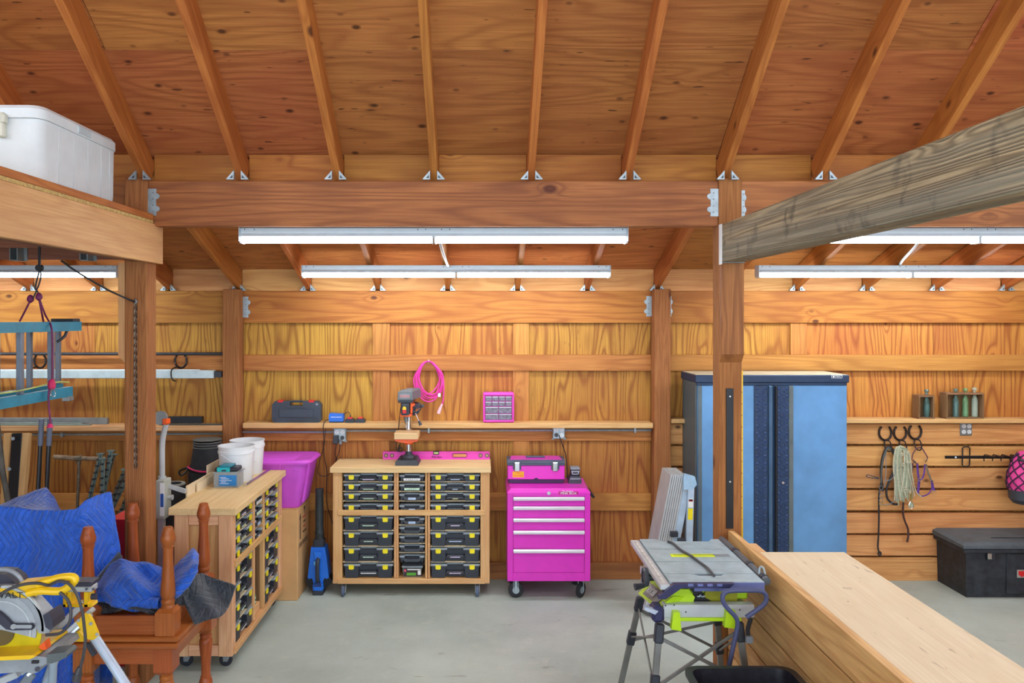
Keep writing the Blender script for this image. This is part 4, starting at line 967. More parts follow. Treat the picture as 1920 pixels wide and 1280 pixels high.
sk = bx('sticker', ax(961, Yb_), ax(982.5, Yb_), Yb_ - .0015, Yb_ + .001, az(894.5, Yb_), az(883.5, Yb_), mat('sticker_yellow', (252, 186, 30), .5), tx, 0)
text('TEST', .017, (ax(972, Yb_), Yb_ - .002, az(886.5, Yb_)), red, tx); text('EQUIPMENT', .015, (ax(972, Yb_), Yb_ - .002, az(891.5, Yb_)), red, tx)
# charger with battery on the chest
Yq = 6.66; qx0, qx1 = ax(1067, Yq), ax(1090.5, Yq); qm = (qx0 + qx1) / 2
qc = thing('drill_battery_charger', 'grey charger with a battery standing in it on the pink chest', 'charger', (qm, 6.70, Zb))
obj('charger_body', MB().prism([(qx0, Zb), (qx1, Zb), (qx1, Zb + .03), (qx1 - .012, Zb + .062), (qx0 + .012, Zb + .062), (qx0, Zb + .03)], Yq, 6.76), charcoal, qc, smooth=0)
bx('charger_trim', qx0 + .01, qx1 - .01, Yq - .003, Yq + .002, Zb + .034, Zb + .048, grey, qc, .001)
bx('battery', qm - .037, qm + .037, 6.665, 6.745, Zb + .062, Zb + .115, black, qc, .006)
bx('battery_top', qm - .04, qm + .04, 6.655, 6.75, Zb + .112, Zb + .134, grey, qc, .006)
obj('battery_badge', MB().prism([(qm - .034, Zb + .105), (qm + .034, Zb + .105), (qm + .024, Zb + .078), (qm - .024, Zb + .078)], 6.658, 6.666), mat('silver_plastic', (190, 196, 205), .3), qc, smooth=0)
bx('battery_window', qm - .022, qm + .022, 6.6555, 6.659, Zb + .084, Zb + .098, black, qc, 0)
# ================================================================== blue steel cabinet
X0k, X1k, Yk, Zk = 1.713, 2.922, 6.46, 1.801
bk_ = mat('cabinet_blue', (104, 156, 206), .4, .12, var=.1, vs=3); navy = mat('cabinet_navy', (38, 58, 88), .45, .2); sideg = mat('cabinet_grey', (96, 108, 112), .45, .3, var=.06)
kb = thing('steel_cabinet', 'tall blue two-door steel storage cabinet with dark textured handles', 'cabinet', ((X0k + X1k) / 2, 6.7, 0))
bx('carcass', X0k, X1k, Yk + .03, 6.915, .06, Zk - .06, sideg, kb, .004)
bx('plinth', X0k + .01, X1k - .01, Yk + .04, 6.90, 0, .06, navy, kb, .003)
m = MB().box(X0k - .012, X1k + .012, Yk - .01, 6.92, Zk - .065, Zk - .003, .006)
obj('top_cap', m, navy, kb); bx('top_mat', X0k, X1k, Yk + .01, 6.91, Zk - .004, Zk, mat('cap_mat', (216, 202, 170), .7), kb, .001)
bx('top_lip', X0k + .002, X1k - .002, Yk - .0, Yk + .03, Zk - .085, Zk - .066, navy, kb, .002)
lg = bx('maker_plate', ax(1558, Yk), ax(1578, Yk), Yk - .013, Yk - .009, az(709, Yk), az(702.8, Yk), white, kb, .001)
bx('plate_face', ax(1558.6, Yk), ax(1577.4, Yk), Yk - .0138, Yk - .0128, az(708.4, Yk), az(703.4, Yk), navy, lg, 0)
text('KOBALT', .019, (ax(1570, Yk), Yk - .0142, az(705.9, Yk)), white, kb); obj('plate_emblem', MB().cyl((ax(1561.5, Yk), Yk - .0145, az(705.9, Yk)), (ax(1561.5, Yk), Yk - .0136, az(705.9, Yk)), .008, n=6), white, lg)
dz0, dz1 = .07, Zk - .088
for s, (da, db) in ((0, (X0k + .012, ax(1447.5, Yk))), (1, (ax(1451.5, Yk), X1k - .004))):
    d = bx('cabinet_door', da, db, Yk, Yk + .028, dz0, dz1, bk_, kb, .004, label=None) if False else bx('cabinet_door', da, db, Yk, Yk + .028, dz0, dz1, bk_, kb, .004)
    if s == 0: ta, tb_, ra, rb = ax(1415, Yk), ax(1438.5, Yk), ax(1441, Yk), ax(1447.5, Yk)
    else: ta, tb_, ra, rb = ax(1457, Yk), ax(1478, Yk), ax(1478.5, Yk), ax(1487, Yk)
    if s == 0:
        bx('door_strip', ta - .008, tb_ + .004, Yk - .006, Yk + .001, dz0, dz1, navy, d, .003)
        bx('grip_rail', tb_ + .006, rb, Yk - .022, Yk + .001, dz0 + .002, dz1 - .002, mat('rail_steel', (72, 100, 130), .35, .4), d, .004)
        bx('side_rail', X0k + .013, ax(1316, Yk), Yk - .004, Yk, dz0, dz1, sideg, d, .002)
    else:
        bx('door_strip', ax(1451.5, Yk), tb_, Yk - .006, Yk + .001, dz0, dz1, navy, d, .003)
        bx('grip_rail', ax(1452, Yk), ta - .003, Yk - .022, Yk + .001, dz0 + .002, dz1 - .002, blackm, d, .004)
        bx('side_rail', ra, rb, Yk - .01, Yk, dz0, dz1, mat('rail_grey', (104, 112, 112), .4, .3), d, .003)
    mt = MB(); xm = (ta + tb_) / 2; z = dz0 + .03; k = 0
    while z < dz1 - .03:
        mt.lathe((xm, Yk - .006, z), [(.026, 0), (.022, -.004), (.017, -.004), (.014, 0)], 8, 'y', open_=True)
        for sx in (-1, 1): mt.lathe((xm + sx * .032, Yk - .006, z + .03), [(.014, 0), (.006, -.004), (.0, -.005)], 6, 'y', open_=True)
        z += .06; k += 1
    o = obj('tread_pattern', mt, mat('tread_navy', (34, 62, 108), .4), d, smooth=0); o['kind'] = 'stuff'
obj('lock', MB().cyl((ax(1467, Yk), Yk - .016, az(904, Yk)), (ax(1467, Yk), Yk, az(904, Yk)), .011, n=16), chrome, kb)
# yellow level hanging beside the post
yl = thing('yellow_straightedge', 'narrow yellow perforated straightedge hanging at the right of the front right post', 'straightedge', (1.61, 5.03, .7))
bx('blade', 1.597, 1.621, 5.02, 5.026, .75, 1.926, dwyellow, yl, .001)
m = MB()
for k in range(12): m.cyl((1.613, 5.018, 1.0 + .072 * k), (1.613, 5.02, 1.0 + .072 * k), .003, n=6)
obj('hole', m, cord, yl, smooth=0)['kind'] = 'stuff'
# folded aluminium work platform
fp = thing('folding_platform', 'folded aluminium work platform leaning left of the blue cabinet', 'work platform', (1.5, 6.35, 0))
def slab(name, b0, t0, w, d, mtl, par, b=.003):   # leaning box from bottom centre to top centre
    return beam(name, b0, t0, w, d, mtl, par, up=(0, 1, 0), b=b)
Yq = 6.25
bA, tA = (ax(1237, Yq), Yq, az(1092, Yq) + .0), (ax(1272, Yq), Yq, az(884, Yq))
bA = (1.30, Yq, .03); tA = (ax(1268, Yq), Yq, az(882, Yq))
m = MB()
# deck: ribbed plank whose broad face looks left and toward the camera
dirv = (Vector(tA) - Vector(bA)).normalized()
for k in range(7):
    off = -.075 + k * .0165
    slab('deck_rib', (bA[0] + off, Yq - .02 + .0 * k, bA[2]), (tA[0] + off, Yq - .02, tA[2] - .0 + (.0)), .0135, .30, alu, fp, .002)
slab('side_rail', (bA[0] + .055, Yq - .15, bA[2]), (tA[0] + .055, Yq - .15, tA[2] - .03), .055, .03, mat('rail_bluish', (186, 208, 228), .4, .15), fp)
obj('hinge_cap', MB().prism([(tA[0] + .01, tA[2] - .11), (tA[0] + .085, tA[2] - .10), (tA[0] + .11, tA[2] - .07), (tA[0] + .095, tA[2] - .01), (tA[0] + .02, tA[2] + .01), (tA[0] + .01, tA[2] - .02)], Yq - .19, Yq - .15), mat('cap_blue', (170, 205, 232), .4, .1), fp, smooth=0)
Yr = Yq - .17
lgx = slab('folded_leg', (ax(1262, Yr) + .11, Yr, az(1100, Yr)), at(1295, 910, Yr), .05, .03, mat('rail_bluish', (186, 208, 228)), fp)
lt = at(1290, 946, Yr - .017); rot_ = math.atan2(at(1295, 910, Yr)[0] - (ax(1262, Yr) + .11), at(1295, 910, Yr)[2] - az(1100, Yr))
def sticker(z0, z1, m_, w=.036):
    b0, t0 = Vector((ax(1262, Yr) + .11, Yr - .0165, az(1100, Yr))), Vector(at(1295, 910, Yr)); t0.y = Yr - .0165
    f = lambda z: b0.lerp(t0, (z - b0.z) / (t0.z - b0.z))
    return slab('sticker', f(z0), f(z1), w, .002, m_, fp, 0)
sticker(az(950, Yr), az(934, Yr), paper); sticker(az(939, Yr), az(935, Yr), red, .03); sticker(az(973, Yr), az(952, Yr), yellow, .036)
slab('cross_brace', at(1274, 952, Yr + .02), at(1284, 962, Yr + .02), .02, .02, alu, fp)
slab('hinge_arm', at(1283, 902, Yr + .01), at(1288, 922, Yr + .01), .03, .015, alu, fp)
for u, v in ((1263, 1000), (1277, 1013)): bx('rubber_foot', ax(u - 7, Yr), ax(u + 7, Yr), Yr - .03, Yr + .02, az(v + 5, Yr), az(v - 5, Yr), black, fp, .003)

# ---- bottle crates on the right shelf
cg = mat('old_glass', (150, 185, 165), .05, var=0, trans=.85, alpha=None, spec=.5)
def crate(x0, x1, zt, label, bottles, leaf=False):
    z0, y0, y1 = 1.397, 6.845, 6.95
    t = thing('bottle_crate', label, 'crate', ((x0 + x1) / 2, 6.9, z0), group='wooden bottle crates')
    w = wood('oldcrate', 'x')
    bx('bottom_board', x0, x1, y0, y1, z0, z0 + .012, w, t, .001); bx('top_board', x0, x1, y0 + .002, y1, zt - .014, zt, w, t, .001)
    bx('side_board', x0, x0 + .013, y0 + .001, y1, z0 + .012, zt - .014, wood('oldcrate', 'z'), t, .001); bx('side_board', x1 - .013, x1, y0 + .001, y1, z0 + .012, zt - .014, wood('oldcrate', 'z'), t, .001)
    bx('back_board', x0 + .013, x1 - .013, y1 - .008, y1, z0 + .012, zt - .014, mat('crate_back', (130, 96, 60), .9), t, 0)
    return t
crate(ax(1722, 6.85), ax(1752, 6.85), az(741, 6.85), 'small old wooden crate holding one glass bottle', 1)
crate(ax(1774, 6.85), ax(1845, 6.85), az(736.5, 6.85), 'wider old wooden crate holding three glass bottles', 3)
def bottle(u, vt, label, tint, shape=0):
    x, y, z0 = ax(u, 6.89), 6.895, 1.4095
    zt = az(vt, 6.87); h = zt - z0
    t = thing('glass_bottle', label, 'bottle', (x, y, z0), group='glass bottles in the crates')
    R = .024 if shape == 0 else .026
    pr = [(R * .7, 0), (R, .006), (R, h * .50), (R * .92, h * .6), (R * .55, h * .72), (.011, h * .8), (.011, h * .9)]
    if shape: pr = [(R * .55, 0), (R * .85, .01), (R, h * .3), (R * .95, h * .45), (R * .6, h * .65), (.011, h * .78), (.011, h * .9)]
    obj('bottle_body', MB().lathe((0, 0, 0), pr, 20), tint, t, local=True)
    obj('bottle_neck_ring', MB().lathe((0, 0, h * .9), [(.011, 0), (.018, .004), (.02, .014), (.018, .022), (.012, .028)], 20), tint, t, local=True)
gA, gB = mat('glass_bluegreen', (96, 134, 128), .08, var=.15, alpha=.62), mat('glass_green', (120, 170, 120), .08, var=.15, alpha=.55)
gC = mat('glass_clear', (190, 205, 185), .08, var=.1, alpha=.5)
bottle(1738, 731, 'blue-green bottle alone in the small crate', gA, 1)
bottle(1792.5, 729.5, 'pale glass bottle, first from the small crate, in the wider crate', gA)
bottle(1810.5, 728.5, 'greenish glass bottle in the middle of the wider crate', gB)
bottle(1828, 727, 'clear greenish bottle, last of three in the wider crate', gC)
# holes through the top boards are hidden by the necks' rings

# ---- horseshoe hooks and tack on the boards
iron = mat('painted_iron', (34, 26, 28), .35, .4)
def horseshoe(u, v, Y, label, mtl=iron, r=12.5, hook=True, k=1.0):
    x, _, z = at(u, v, Y); s = Y / FPX
    t = thing('horseshoe_hook', label, 'hook', (x, Y, z))
    pts = []
    for i in range(13):
        a = math.radians(125 - i * (360 - 70) / 12 - 0) if False else math.radians(128 + i * (284) / 12)
        pts.append((r * s * .92 * math.cos(a) , 0, r * s * 1.12 * math.sin(a)))
    obj('horseshoe', MB().tube(pts, .009, n=8, sub=3), mtl, t, local=True)
    m = MB()
    for i in (1, 3, 9, 11): m.cyl((pts[i][0], -.011, pts[i][2]), (pts[i][0], -.009, pts[i][2]), .0028, n=6)
    obj('nail', m, chrome, t, local=True)['kind'] = 'stuff'
    if hook:
        zb = -r * s * 1.1
        obj('hook_ring', MB().tube([(-.006, 0, zb), (-.008, -.005, zb - .05), (0, -.03, zb - .085), (.02, -.05, zb - .085), (.03, -.045, zb - .05), (.024, -.03, zb - .01), (.012, -.006, zb)], .0055, n=8, sub=4), mtl, t, local=True)
    return t
YH = 6.91
horseshoe(1660, 811, YH, 'black horseshoe hook holding the black leather bridle')
horseshoe(1688, 811, YH, 'black horseshoe hook holding the bundle of pale ropes')
horseshoe(1716, 809, YH, 'black horseshoe hook holding the purple halter')
def A(u, v, dy=0): return at(u, v, 6.87 - dy)
br = thing('leather_bridle', 'black leather bridle and long straps hanging on the first horseshoe hook', 'bridle', A(1660, 840))
lea = mat('black_leather', (36, 34, 38), .5); leb = mat('grey_leather', (84, 90, 88), .6); lec = mat('brown_leather', (70, 38, 36), .5)
for pts, r, m_, nm_ in (
    ([A(1655, 920), A(1652, 890), A(1654, 862), A(1661, 842), A(1668, 838), A(1676, 846), A(1680, 860)], .011, lea, 'strap'),
    ([A(1652, 905, .01), A(1653, 880, .01), A(1657, 856, .01), A(1664, 841, .01), A(1670, 842, .01)], .008, leb, 'strap'),
    ([A(1673, 846), A(1680, 862), A(1676, 882), A(1668, 900), A(1662, 918), A(1664, 934), A(1674, 944), A(1683, 945)], .0095, lea, 'strap'),
    ([A(1652, 905), A(1648, 930), A(1648, 970), A(1647, 1005), A(1646, 1025), A(1649, 1037)], .0075, lea, 'long_strap'),
    ([A(1661, 850, .02), A(1661, 870, .02), A(1661, 890, .02), A(1658, 912, .02)], .003, grey, 'rein'),
    ([A(1658, 900, .02), A(1670, 899, .02), A(1678, 888, .02), A(1680, 870, .02)], .003, grey, 'rein'),
    ([A(1650, 945, .02), A(1665, 946, .02), A(1678, 938, .02), A(1684, 935, .02)], .003, grey, 'rein'),
    ([A(1648, 897, .02), A(1636, 896, .02), A(1625, 893, .02), A(1627, 890, .02), A(1638, 893, .02), A(1648, 896, .02)], .004, charcoal, 'loop'),
    ([A(1646, 1037), A(1650, 1034), A(1652, 1038), A(1649, 1041), A(1646, 1037)], .006, lea, 'strap_end')):
    obj(nm_, MB().tube(pts, r, n=8), m_, br)
for v in (914, 922, 930, 938, 944): obj('bit_ring', MB().tube([A(1652 + 3.5 * math.cos(a), v + 4 * math.sin(a), .03) for a in [i * PI / 3 for i in range(6)]], .002, closed=True, sub=2, n=6), steel if v < 940 else mat('brass', (170, 150, 80), .35, .7), br)
rp_ = thing('rope_bundle', 'bundle of pale sage ropes with brass snaps on the middle horseshoe hook', 'ropes', A(1690, 838))
sage = mat('sage_rope', (172, 180, 152), .8, var=.12, vs=60); cream = mat('cream_rope', (206, 200, 172), .8, var=.1, vs=60)
random.seed(11)
for k in range(8):
    du = -7 + k * 2.4; L = random.uniform(90, 108)
    top = A(1690 + du * .5, 836 + abs(du) * .35, .01 + .004 * k)
    pts = [A(1688 + du * 1.1 - 3 + k, 840 + L, .015 + .003 * k), A(1684 + du * .9, 838 + L * .7, .015), A(1682 + du, 838 + L * .35, .015), A(1684 + du * .7, 842, .02), top, A(1698 + du * .5, 846, .02), A(1701 + du * .8, 838 + L * .35, .02), A(1700 + du, 838 + L * .65, .02), A(1694 + du + k, 842 + L * .93, .02)]
    obj('rope', MB().tube(pts, .0058 if k < 5 else .0042, n=7), sage if k % 3 else cream, rp_)
for k, (u, v) in enumerate(((1691, 852), (1703, 849), (1703, 867), (1694, 871), (1703, 920), (1697, 915))):
    obj('knot', MB().tube([A(u - 3, v, .045), A(u, v - 2, .05), A(u + 3, v, .045), A(u, v + 2, .045)], .0045, closed=True, n=6), cream, rp_)
obj('rope', MB().tube([A(1706, 850, .04), A(1708, 875, .04), A(1712, 900, .04), A(1718, 922, .04), A(1729, 932, .04)], .004, n=6), cream, rp_)
obj('rope', MB().tube([A(1702, 870, .04), A(1704, 890, .04), A(1710, 908, .04), A(1715, 930, .04)], .004, n=6), cream, rp_)
obj('snap', MB().tube([A(1707, 940, .03), A(1704, 948, .03), A(1708, 953, .03), A(1713, 949, .03), A(1710, 941, .03)], .004, closed=True, n=6), chrome, rp_)
obj('snap_disc', MB().lathe(A(1709, 946, .03), [(.0, -.004), (.02, -.003), (.022, .003), (0, .004)], 16, 'y', open_=True), sage, rp_)
obj('snap', MB().cyl(A(1708, 925, .03), A(1708, 938, .03), .006), mat('brass', (170, 150, 80)), rp_)
o = obj('leather_lead', MB().tube([A(1694, 940), A(1693, 960), A(1696, 975), A(1702, 990), A(1703, 1003), A(1701, 1016)], .0085, n=8), lec); tag(o, 'dark brown leather strap hanging below the pale ropes', 'strap')
hl = thing('purple_halter', 'purple webbing horse halter on the third horseshoe hook', 'halter', A(1722, 840))
pur = mat('purple_web', (92, 52, 140), .7); brn = mat('maroon_rope', (100, 52, 72), .6)
for pts, r, m_ in (([A(1710, 862), A(1712, 850), A(1720, 840), A(1728, 840), A(1735, 850), A(1739, 858), A(1735, 866)], .005, brn),
    ([A(1711, 868), A(1710, 880), A(1708, 900), A(1706, 920)], .008, brn), ([A(1720, 870), A(1721, 885), A(1723, 900)], .009, pur),
    ([A(1734, 870), A(1733, 885), A(1730, 895), A(1726, 900)], .007, pur), ([A(1723, 900), A(1722, 915), A(1721, 925)], .011, pur),
    ([A(1736, 870), A(1740, 885), A(1746, 900)], .009, mat('olive_web', (120, 104, 84), .7)), ([A(1747, 900), A(1749, 912), A(1752, 920)], .011, pur),
    ([A(1746, 902), A(1747, 915), A(1740, 926), A(1728, 930), A(1721, 926)], .0055, pur), ([A(1712, 862), A(1717, 868), A(1722, 870)], .007, brn)):
    obj('strap', MB().tube(pts, r, n=8, flat=(1, .4, 1)), m_, hl)
for u, v, r in ((1715, 866, 4), (1736, 862, 4), (1725, 899, 4), (1747, 902, 3.5), (1752, 922, 4.5)):
    obj('buckle', MB().tube([A(u + r * math.cos(a), v + r * .8 * math.sin(a), .012) for a in [PI / 4 + i * PI / 2 for i in range(4)]], .0025, closed=True, sm=False, n=6), mat('pale_gold', (206, 190, 150), .3, .7), hl)
# black bar rack
rk = thing('bridle_rack', 'black metal bar rack with pegs right of the purple halter', 'rack', A(1840, 857))
YR_ = 6.86
obj('bar', MB().box(ax(1772, YR_), ax(1908, YR_), YR_ - .006, YR_ + .006, az(859.5, YR_), az(854, YR_), .002), blackm, rk)
obj('mount_loop', MB().tube([at(u, v, 6.90) for u, v in ((1805, 840), (1807, 837.5), (1816, 837.5), (1818.5, 840), (1818, 871), (1816, 874), (1806, 874), (1804.5, 871))], .0055, closed=True, sm=False, n=7), blackm, rk)
obj('bolt', MB().cyl(at(1792, 857, 6.85), at(1792, 857, 6.86), .008), galv, rk)
for u in (1845, 1861, 1877, 1894): obj('peg', MB().tube([at(u, 864, YR_ - .01), at(u, 854, YR_ - .01), at(u + 2, 852, YR_ - .02), at(u + 14, 855, YR_ - .14), at(u + 22, 857, YR_ - .2)], .0045, n=6, sm=False), iron, rk)
# pink hay net bag
hb = thing('hay_bag', 'hot pink bag in a dark diamond net hanging at the right end of the rack', 'bag', at(1935, 890, 6.72))
c0 = Vector(at(1940, 890, 6.72)); R = .22
prof = [(.05, .20), (.12, .19), (.17, .12), (.205, .02), (.215, -.06), (.205, -.12)]
obj('bag_body', MB().lathe((c0.x, c0.y, c0.z), prof, 28), mat('bag_pink', (235, 70, 150), .7, bump=.6), hb).scale = (1, .7, 1)
obj('bag_bottom', MB().lathe((c0.x, c0.y, c0.z), [(.207, -.12), (.200, -.20), (.17, -.235), (.0, -.245)], 28), charcoal, hb).scale = (1, .7, 1)
net = mat('net_navy', (58, 20, 60), .7)
def rp2(z):
    for (r0, z0), (r1, z1) in zip(prof, prof[1:]):
        if z <= z0 and z >= z1: return r0 + (r1 - r0) * (z0 - z) / (z0 - z1)
    return .2
m = MB()
for k in range(12):
    for s in (-1, 1):
        pts = []
        for i in range(9):
            z = .18 - i * .0375; an = 2 * PI * k / 12 + s * (i * .22) + s * .08 * math.sin(i * PI / 1.0)
            r = rp2(z) + .005; pts.append((c0.x + r * math.cos(an), c0.y + r * .7 * math.sin(an), c0.z + z))
        m.tube(pts, .0055, n=5, sub=2)
obj('net', m, net, hb)['kind'] = 'stuff'
obj('strap', MB().tube([at(1905, 866, 6.80), at(1914, 862, 6.66), at(1930, 868, 6.58), at(1945, 880, 6.56)], .012, n=8), charcoal, hb)
obj('strap', MB().tube([(c0.x, c0.y, c0.z + .19), (c0.x, 6.84, c0.z + .24)], .01, n=8), charcoal, hb)
# ---- black job box on the floor
jx0, jx1, jy0, jy1 = 3.895, 5.08, 6.50, 6.92
jb = thing('job_box', 'large dusty black plastic job box on the floor at right', 'storage box', (4.5, 6.7, 0))
dusty = mat('dusty_black', (46, 52, 60), .6, var=.3, vs=14, bump=.2)
m = MB().add([(jx0 + .01, jy0 + .01, .0), (jx1, jy0 + .01, .0), (jx1, jy1, 0), (jx0 + .01, jy1, 0), (jx0, jy0, .37), (jx1, jy0, .37), (jx1, jy1, .37), (jx0, jy1, .37)], [(0, 1, 2, 3), (4, 5, 6, 7), (0, 1, 5, 4), (1, 2, 6, 5), (2, 3, 7, 6), (3, 0, 4, 7)])
for x in (4.22, 4.62): m.box(x, x + .16, jy0 - .012, jy0 + .01, .03, .36, .008)
obj('tub', m, dusty, jb, smooth=0)
m = MB().box(jx0 - .03, jx1, jy0 - .025, jy1, .365, .40, .006)
obj('rim', m, dusty, jb)
obj('lid', MB().add([(jx0 - .035, jy0 - .03, .402), (jx1, jy0 - .03, .402), (jx1, jy1, .402), (jx0 - .035, jy1, .402), (jx0 - .035, jy0 - .03, .425), (jx1, jy0 - .03, .425), (jx1, jy1, .44), (jx0 - .035, jy1, .44), (jx0 + .0, jy0 + .01, .445), (jx1, jy0 + .01, .445), (jx1, jy1, .455), (jx0 + .0, jy1, .455)],
   [(0, 1, 2, 3), (0, 1, 5, 4), (1, 2, 6, 5), (2, 3, 7, 6), (3, 0, 4, 7), (4, 5, 9, 8), (5, 6, 10, 9), (6, 7, 11, 10), (7, 4, 8, 11), (8, 9, 10, 11)]), mat('lid_dust', (88, 98, 104), .6, var=.15, vs=8), jb, smooth=0)
bx('lid_rib', jx0 + .28, jx1, jy0 + .12, jy0 + .125, .449, .4535, dusty, jb, .001)
l = bx('latch', ax(1850, 6.48), ax(1864, 6.48), 6.468, 6.49, az(1050, 6.48), az(1036, 6.48), black, jb, .003)
bx('latch_plate', ax(1851.5, 6.47), ax(1859, 6.47), 6.462, 6.469, az(1048, 6.47), az(1037, 6.47), chrome, l, .002)
bd = bx('badge', ax(1907, 6.48), ax(1935, 6.48), 6.478, 6.487, az(1083, 6.48), az(1068, 6.48), mat('badge_silver', (190, 190, 190), .3, .5), jb, .002)
obj('emblem', MB().prism([(ax(1909.5, 6.48), az(1070, 6.48)), (ax(1922, 6.48), az(1070, 6.48)), (ax(1922, 6.48), az(1077, 6.48)), (ax(1916, 6.48), az(1081.5, 6.48)), (ax(1909.5, 6.48), az(1077, 6.48))], 6.476, 6.479), red, bd, smooth=0)
# ================================================================== table saw at the right post
Zs = .92; sx0, sx1, sy0, sy1 = .947, 1.422, 4.07, 4.87
ts = thing('table_saw', 'lime green and grey jobsite table saw on its folding stand', 'table saw', (1.18, 4.45, 0))
tg = mat('saw_top', (172, 192, 198), .42, .15, var=.1, vs=12); navyp = mat('saw_navy', (44, 44, 84), .4); legm = mat('leg_grey', (124, 124, 120), .45, .25)
ys = [sy0, 4.207, 4.415, 4.655, sy1]
for i in range(4):
    a, b_ = ys[i] + .004, ys[i + 1] - .004
    if i == 0: pl_ = [(sx0, a), (sx1, a), (sx1, b_), (1.26, b_), (1.235, b_ - .03), (1.12, b_ - .03), (1.09, b_), (sx0, b_)]
    elif i == 3: pl_ = [(sx0, a), (sx1, a), (sx1, b_ - .0), (1.38, b_), (1.35, b_ - .05), (1.08, b_ - .05), (1.04, b_), (sx0, b_)]
    else: pl_ = [(sx0, a), (sx1, a), (sx1, b_), (sx0, b_)]
    obj('top_plate', MB().prism(pl_, Zs - .03, Zs, 'z'), tg, ts, smooth=0)
bx('top_core', sx0 + .02, sx1 - .01, sy0 + .01, sy1 - .07, Zs - .035, Zs - .006, mat('slot_grey', (84, 92, 100), .5), ts)
bx('front_edge', sx0 + .12, sx1, sy0 - .004, sy0 + .001, Zs - .045, Zs - .002, mat('edge_blue', (112, 122, 176), .4, .3), ts, .001)
ins = bx('blade_insert', 1.055, 1.30, 4.50, 4.555, Zs - .002, Zs + .0015, mat('insert_lime', (222, 240, 30), .4), ts, .001)
bx('blade_slot', 1.07, 1.30, 4.531, 4.537, Zs + .001, Zs + .0022, cord, ins, 0); bx('insert_tail', 1.30, 1.385, 4.505, 4.55, Zs - .002, Zs + .002, grey, ins, 0)
rl_ = bx('fence_rail', .892, .943, sy0 - .02, sy1 + .0, Zs - .034, Zs - .006, alu, ts, .004)
bx('scale_strip', .905, .922, sy0 + .02, sy1 - .02, Zs - .0065, Zs - .0045, mat('scale_white', (232, 230, 222), .5), rl_, 0)
m = MB()
for k in range(52): m.box(.905, .905 + (.014 if k % 5 == 0 else .008), 4.10 + k * .0142, 4.103 + k * .0142, Zs - .0045, Zs - .0038)
obj('scale_tick', m, cord, rl_, smooth=0)['kind'] = 'stuff'
obj('rear_rail', MB().cyl((1.452, 4.12, Zs - .012), (1.452, 4.90, Zs - .012), .02), mat('rail_dark', (96, 104, 112), .45, .3), ts)
for y in (4.37, 4.62, 4.15): obj('rail_clamp', MB().cyl((1.452, y, Zs - .012), (1.452, y + .035, Zs - .012), .024), black, ts)
obj('clamp_lever', MB().tube([(1.44, 4.20, Zs + .0), (1.445, 4.20, Zs + .035), (1.46, 4.19, Zs + .03), (1.462, 4.17, Zs - .01)], .006), galv, ts)
obj('fence_lever', MB().prism([(ax(1262, 4.05), az(1093, 4.05)), (ax(1375, 4.05), az(1092, 4.05)), (ax(1366, 4.05), az(1100, 4.05)), (ax(1276, 4.05), az(1100, 4.05)), (ax(1262, 4.05), az(1110, 4.05)), (ax(1246, 4.05), az(1121, 4.05)), (ax(1233, 4.05), az(1120, 4.05)), (ax(1234, 4.05), az(1115, 4.05))], 4.03, 4.062), navyp, ts, smooth=0)
m = MB()
for k in range(4): m.box(ax(1290 + 18 * k, 4.03), ax(1300 + 18 * k, 4.03), 4.026, 4.031, az(1098.5, 4.03), az(1094, 4.03))
obj('lever_window', m, mat('edge_blue', (112, 122, 176)), ts, smooth=0)['kind'] = 'stuff'
m = MB().box(.98, 1.37, 4.16, 4.78, .80, Zs - .03, .01).prism([(ax(1262, 4.13), az(1103, 4.13)), (ax(1290, 4.13), az(1103, 4.13)), (ax(1302, 4.13), az(1118, 4.13)), (ax(1296, 4.13), az(1134, 4.13)), (ax(1250, 4.13), az(1134, 4.13))], 4.12, 4.17)
obj('housing', m, green, ts, smooth=20)
obj('housing_dark', MB().prism([(ax(1292, 4.13), az(1102, 4.13)), (ax(1322, 4.13), az(1102, 4.13)), (ax(1318, 4.13), az(1112, 4.13)), (ax(1345, 4.13), az(1128, 4.13)), (ax(1345, 4.13), az(1131, 4.13)), (ax(1298, 4.13), az(1131, 4.13)), (ax(1303, 4.13), az(1116, 4.13))], 4.15, 4.158), cord, ts, smooth=0)
obj('wing_nut', MB().tube([at(1307, 1117, 4.13), at(1311, 1118, 4.13), at(1313, 1115, 4.13), at(1316, 1118, 4.13), at(1321, 1117, 4.13)], .004), galv, ts)
obj('motor_cover', MB().prism([(ax(1322, 4.16), az(1104, 4.16)), (ax(1380, 4.16), az(1104, 4.16)), (ax(1380, 4.16), az(1128, 4.16)), (ax(1340, 4.16), az(1128, 4.16)), (ax(1318, 4.16), az(1116, 4.16))], 4.14, 4.16), mat('olive_plastic', (150, 148, 14), .45), ts, smooth=0)
# control panel leaning out at the left
def quadbox(name, P, dv_, mtl, par): 
    d = Vector(dv_); return obj(name, MB().add(list(P) + [tuple(Vector(p) + d) for p in P], [(0, 1, 2, 3), (7, 6, 5, 4), (0, 4, 5, 1), (1, 5, 6, 2), (2, 6, 7, 3), (3, 7, 4, 0)]), mtl, par, smooth=0)
P0 = [at(1196, 1112, 4.55), at(1222, 1086, 4.55), at(1262, 1118, 4.10), at(1232, 1142, 4.10)]
quadbox('control_housing', P0, (.10, .03, -.01), green, ts)
P1 = [tuple(Vector(P0[i]).lerp(Vector(P0[j]), .16) + Vector((-.004, -.006, .004))) for i, j in ((0, 2), (1, 3), (2, 0), (3, 1))]
cpn = quadbox('control_panel', P1, (.004, .004, -.004), mat('panel_grey', (128, 128, 120), .5), ts)
e1 = (Vector(P0[3]) - Vector(P0[0])).normalized(); e2 = (Vector(P0[1]) - Vector(P0[0])).normalized(); n_ = e1.cross(e2).normalized()
if n_.dot(Vector((-.9, -4.4, 1.3))) < 0: n_ = -n_
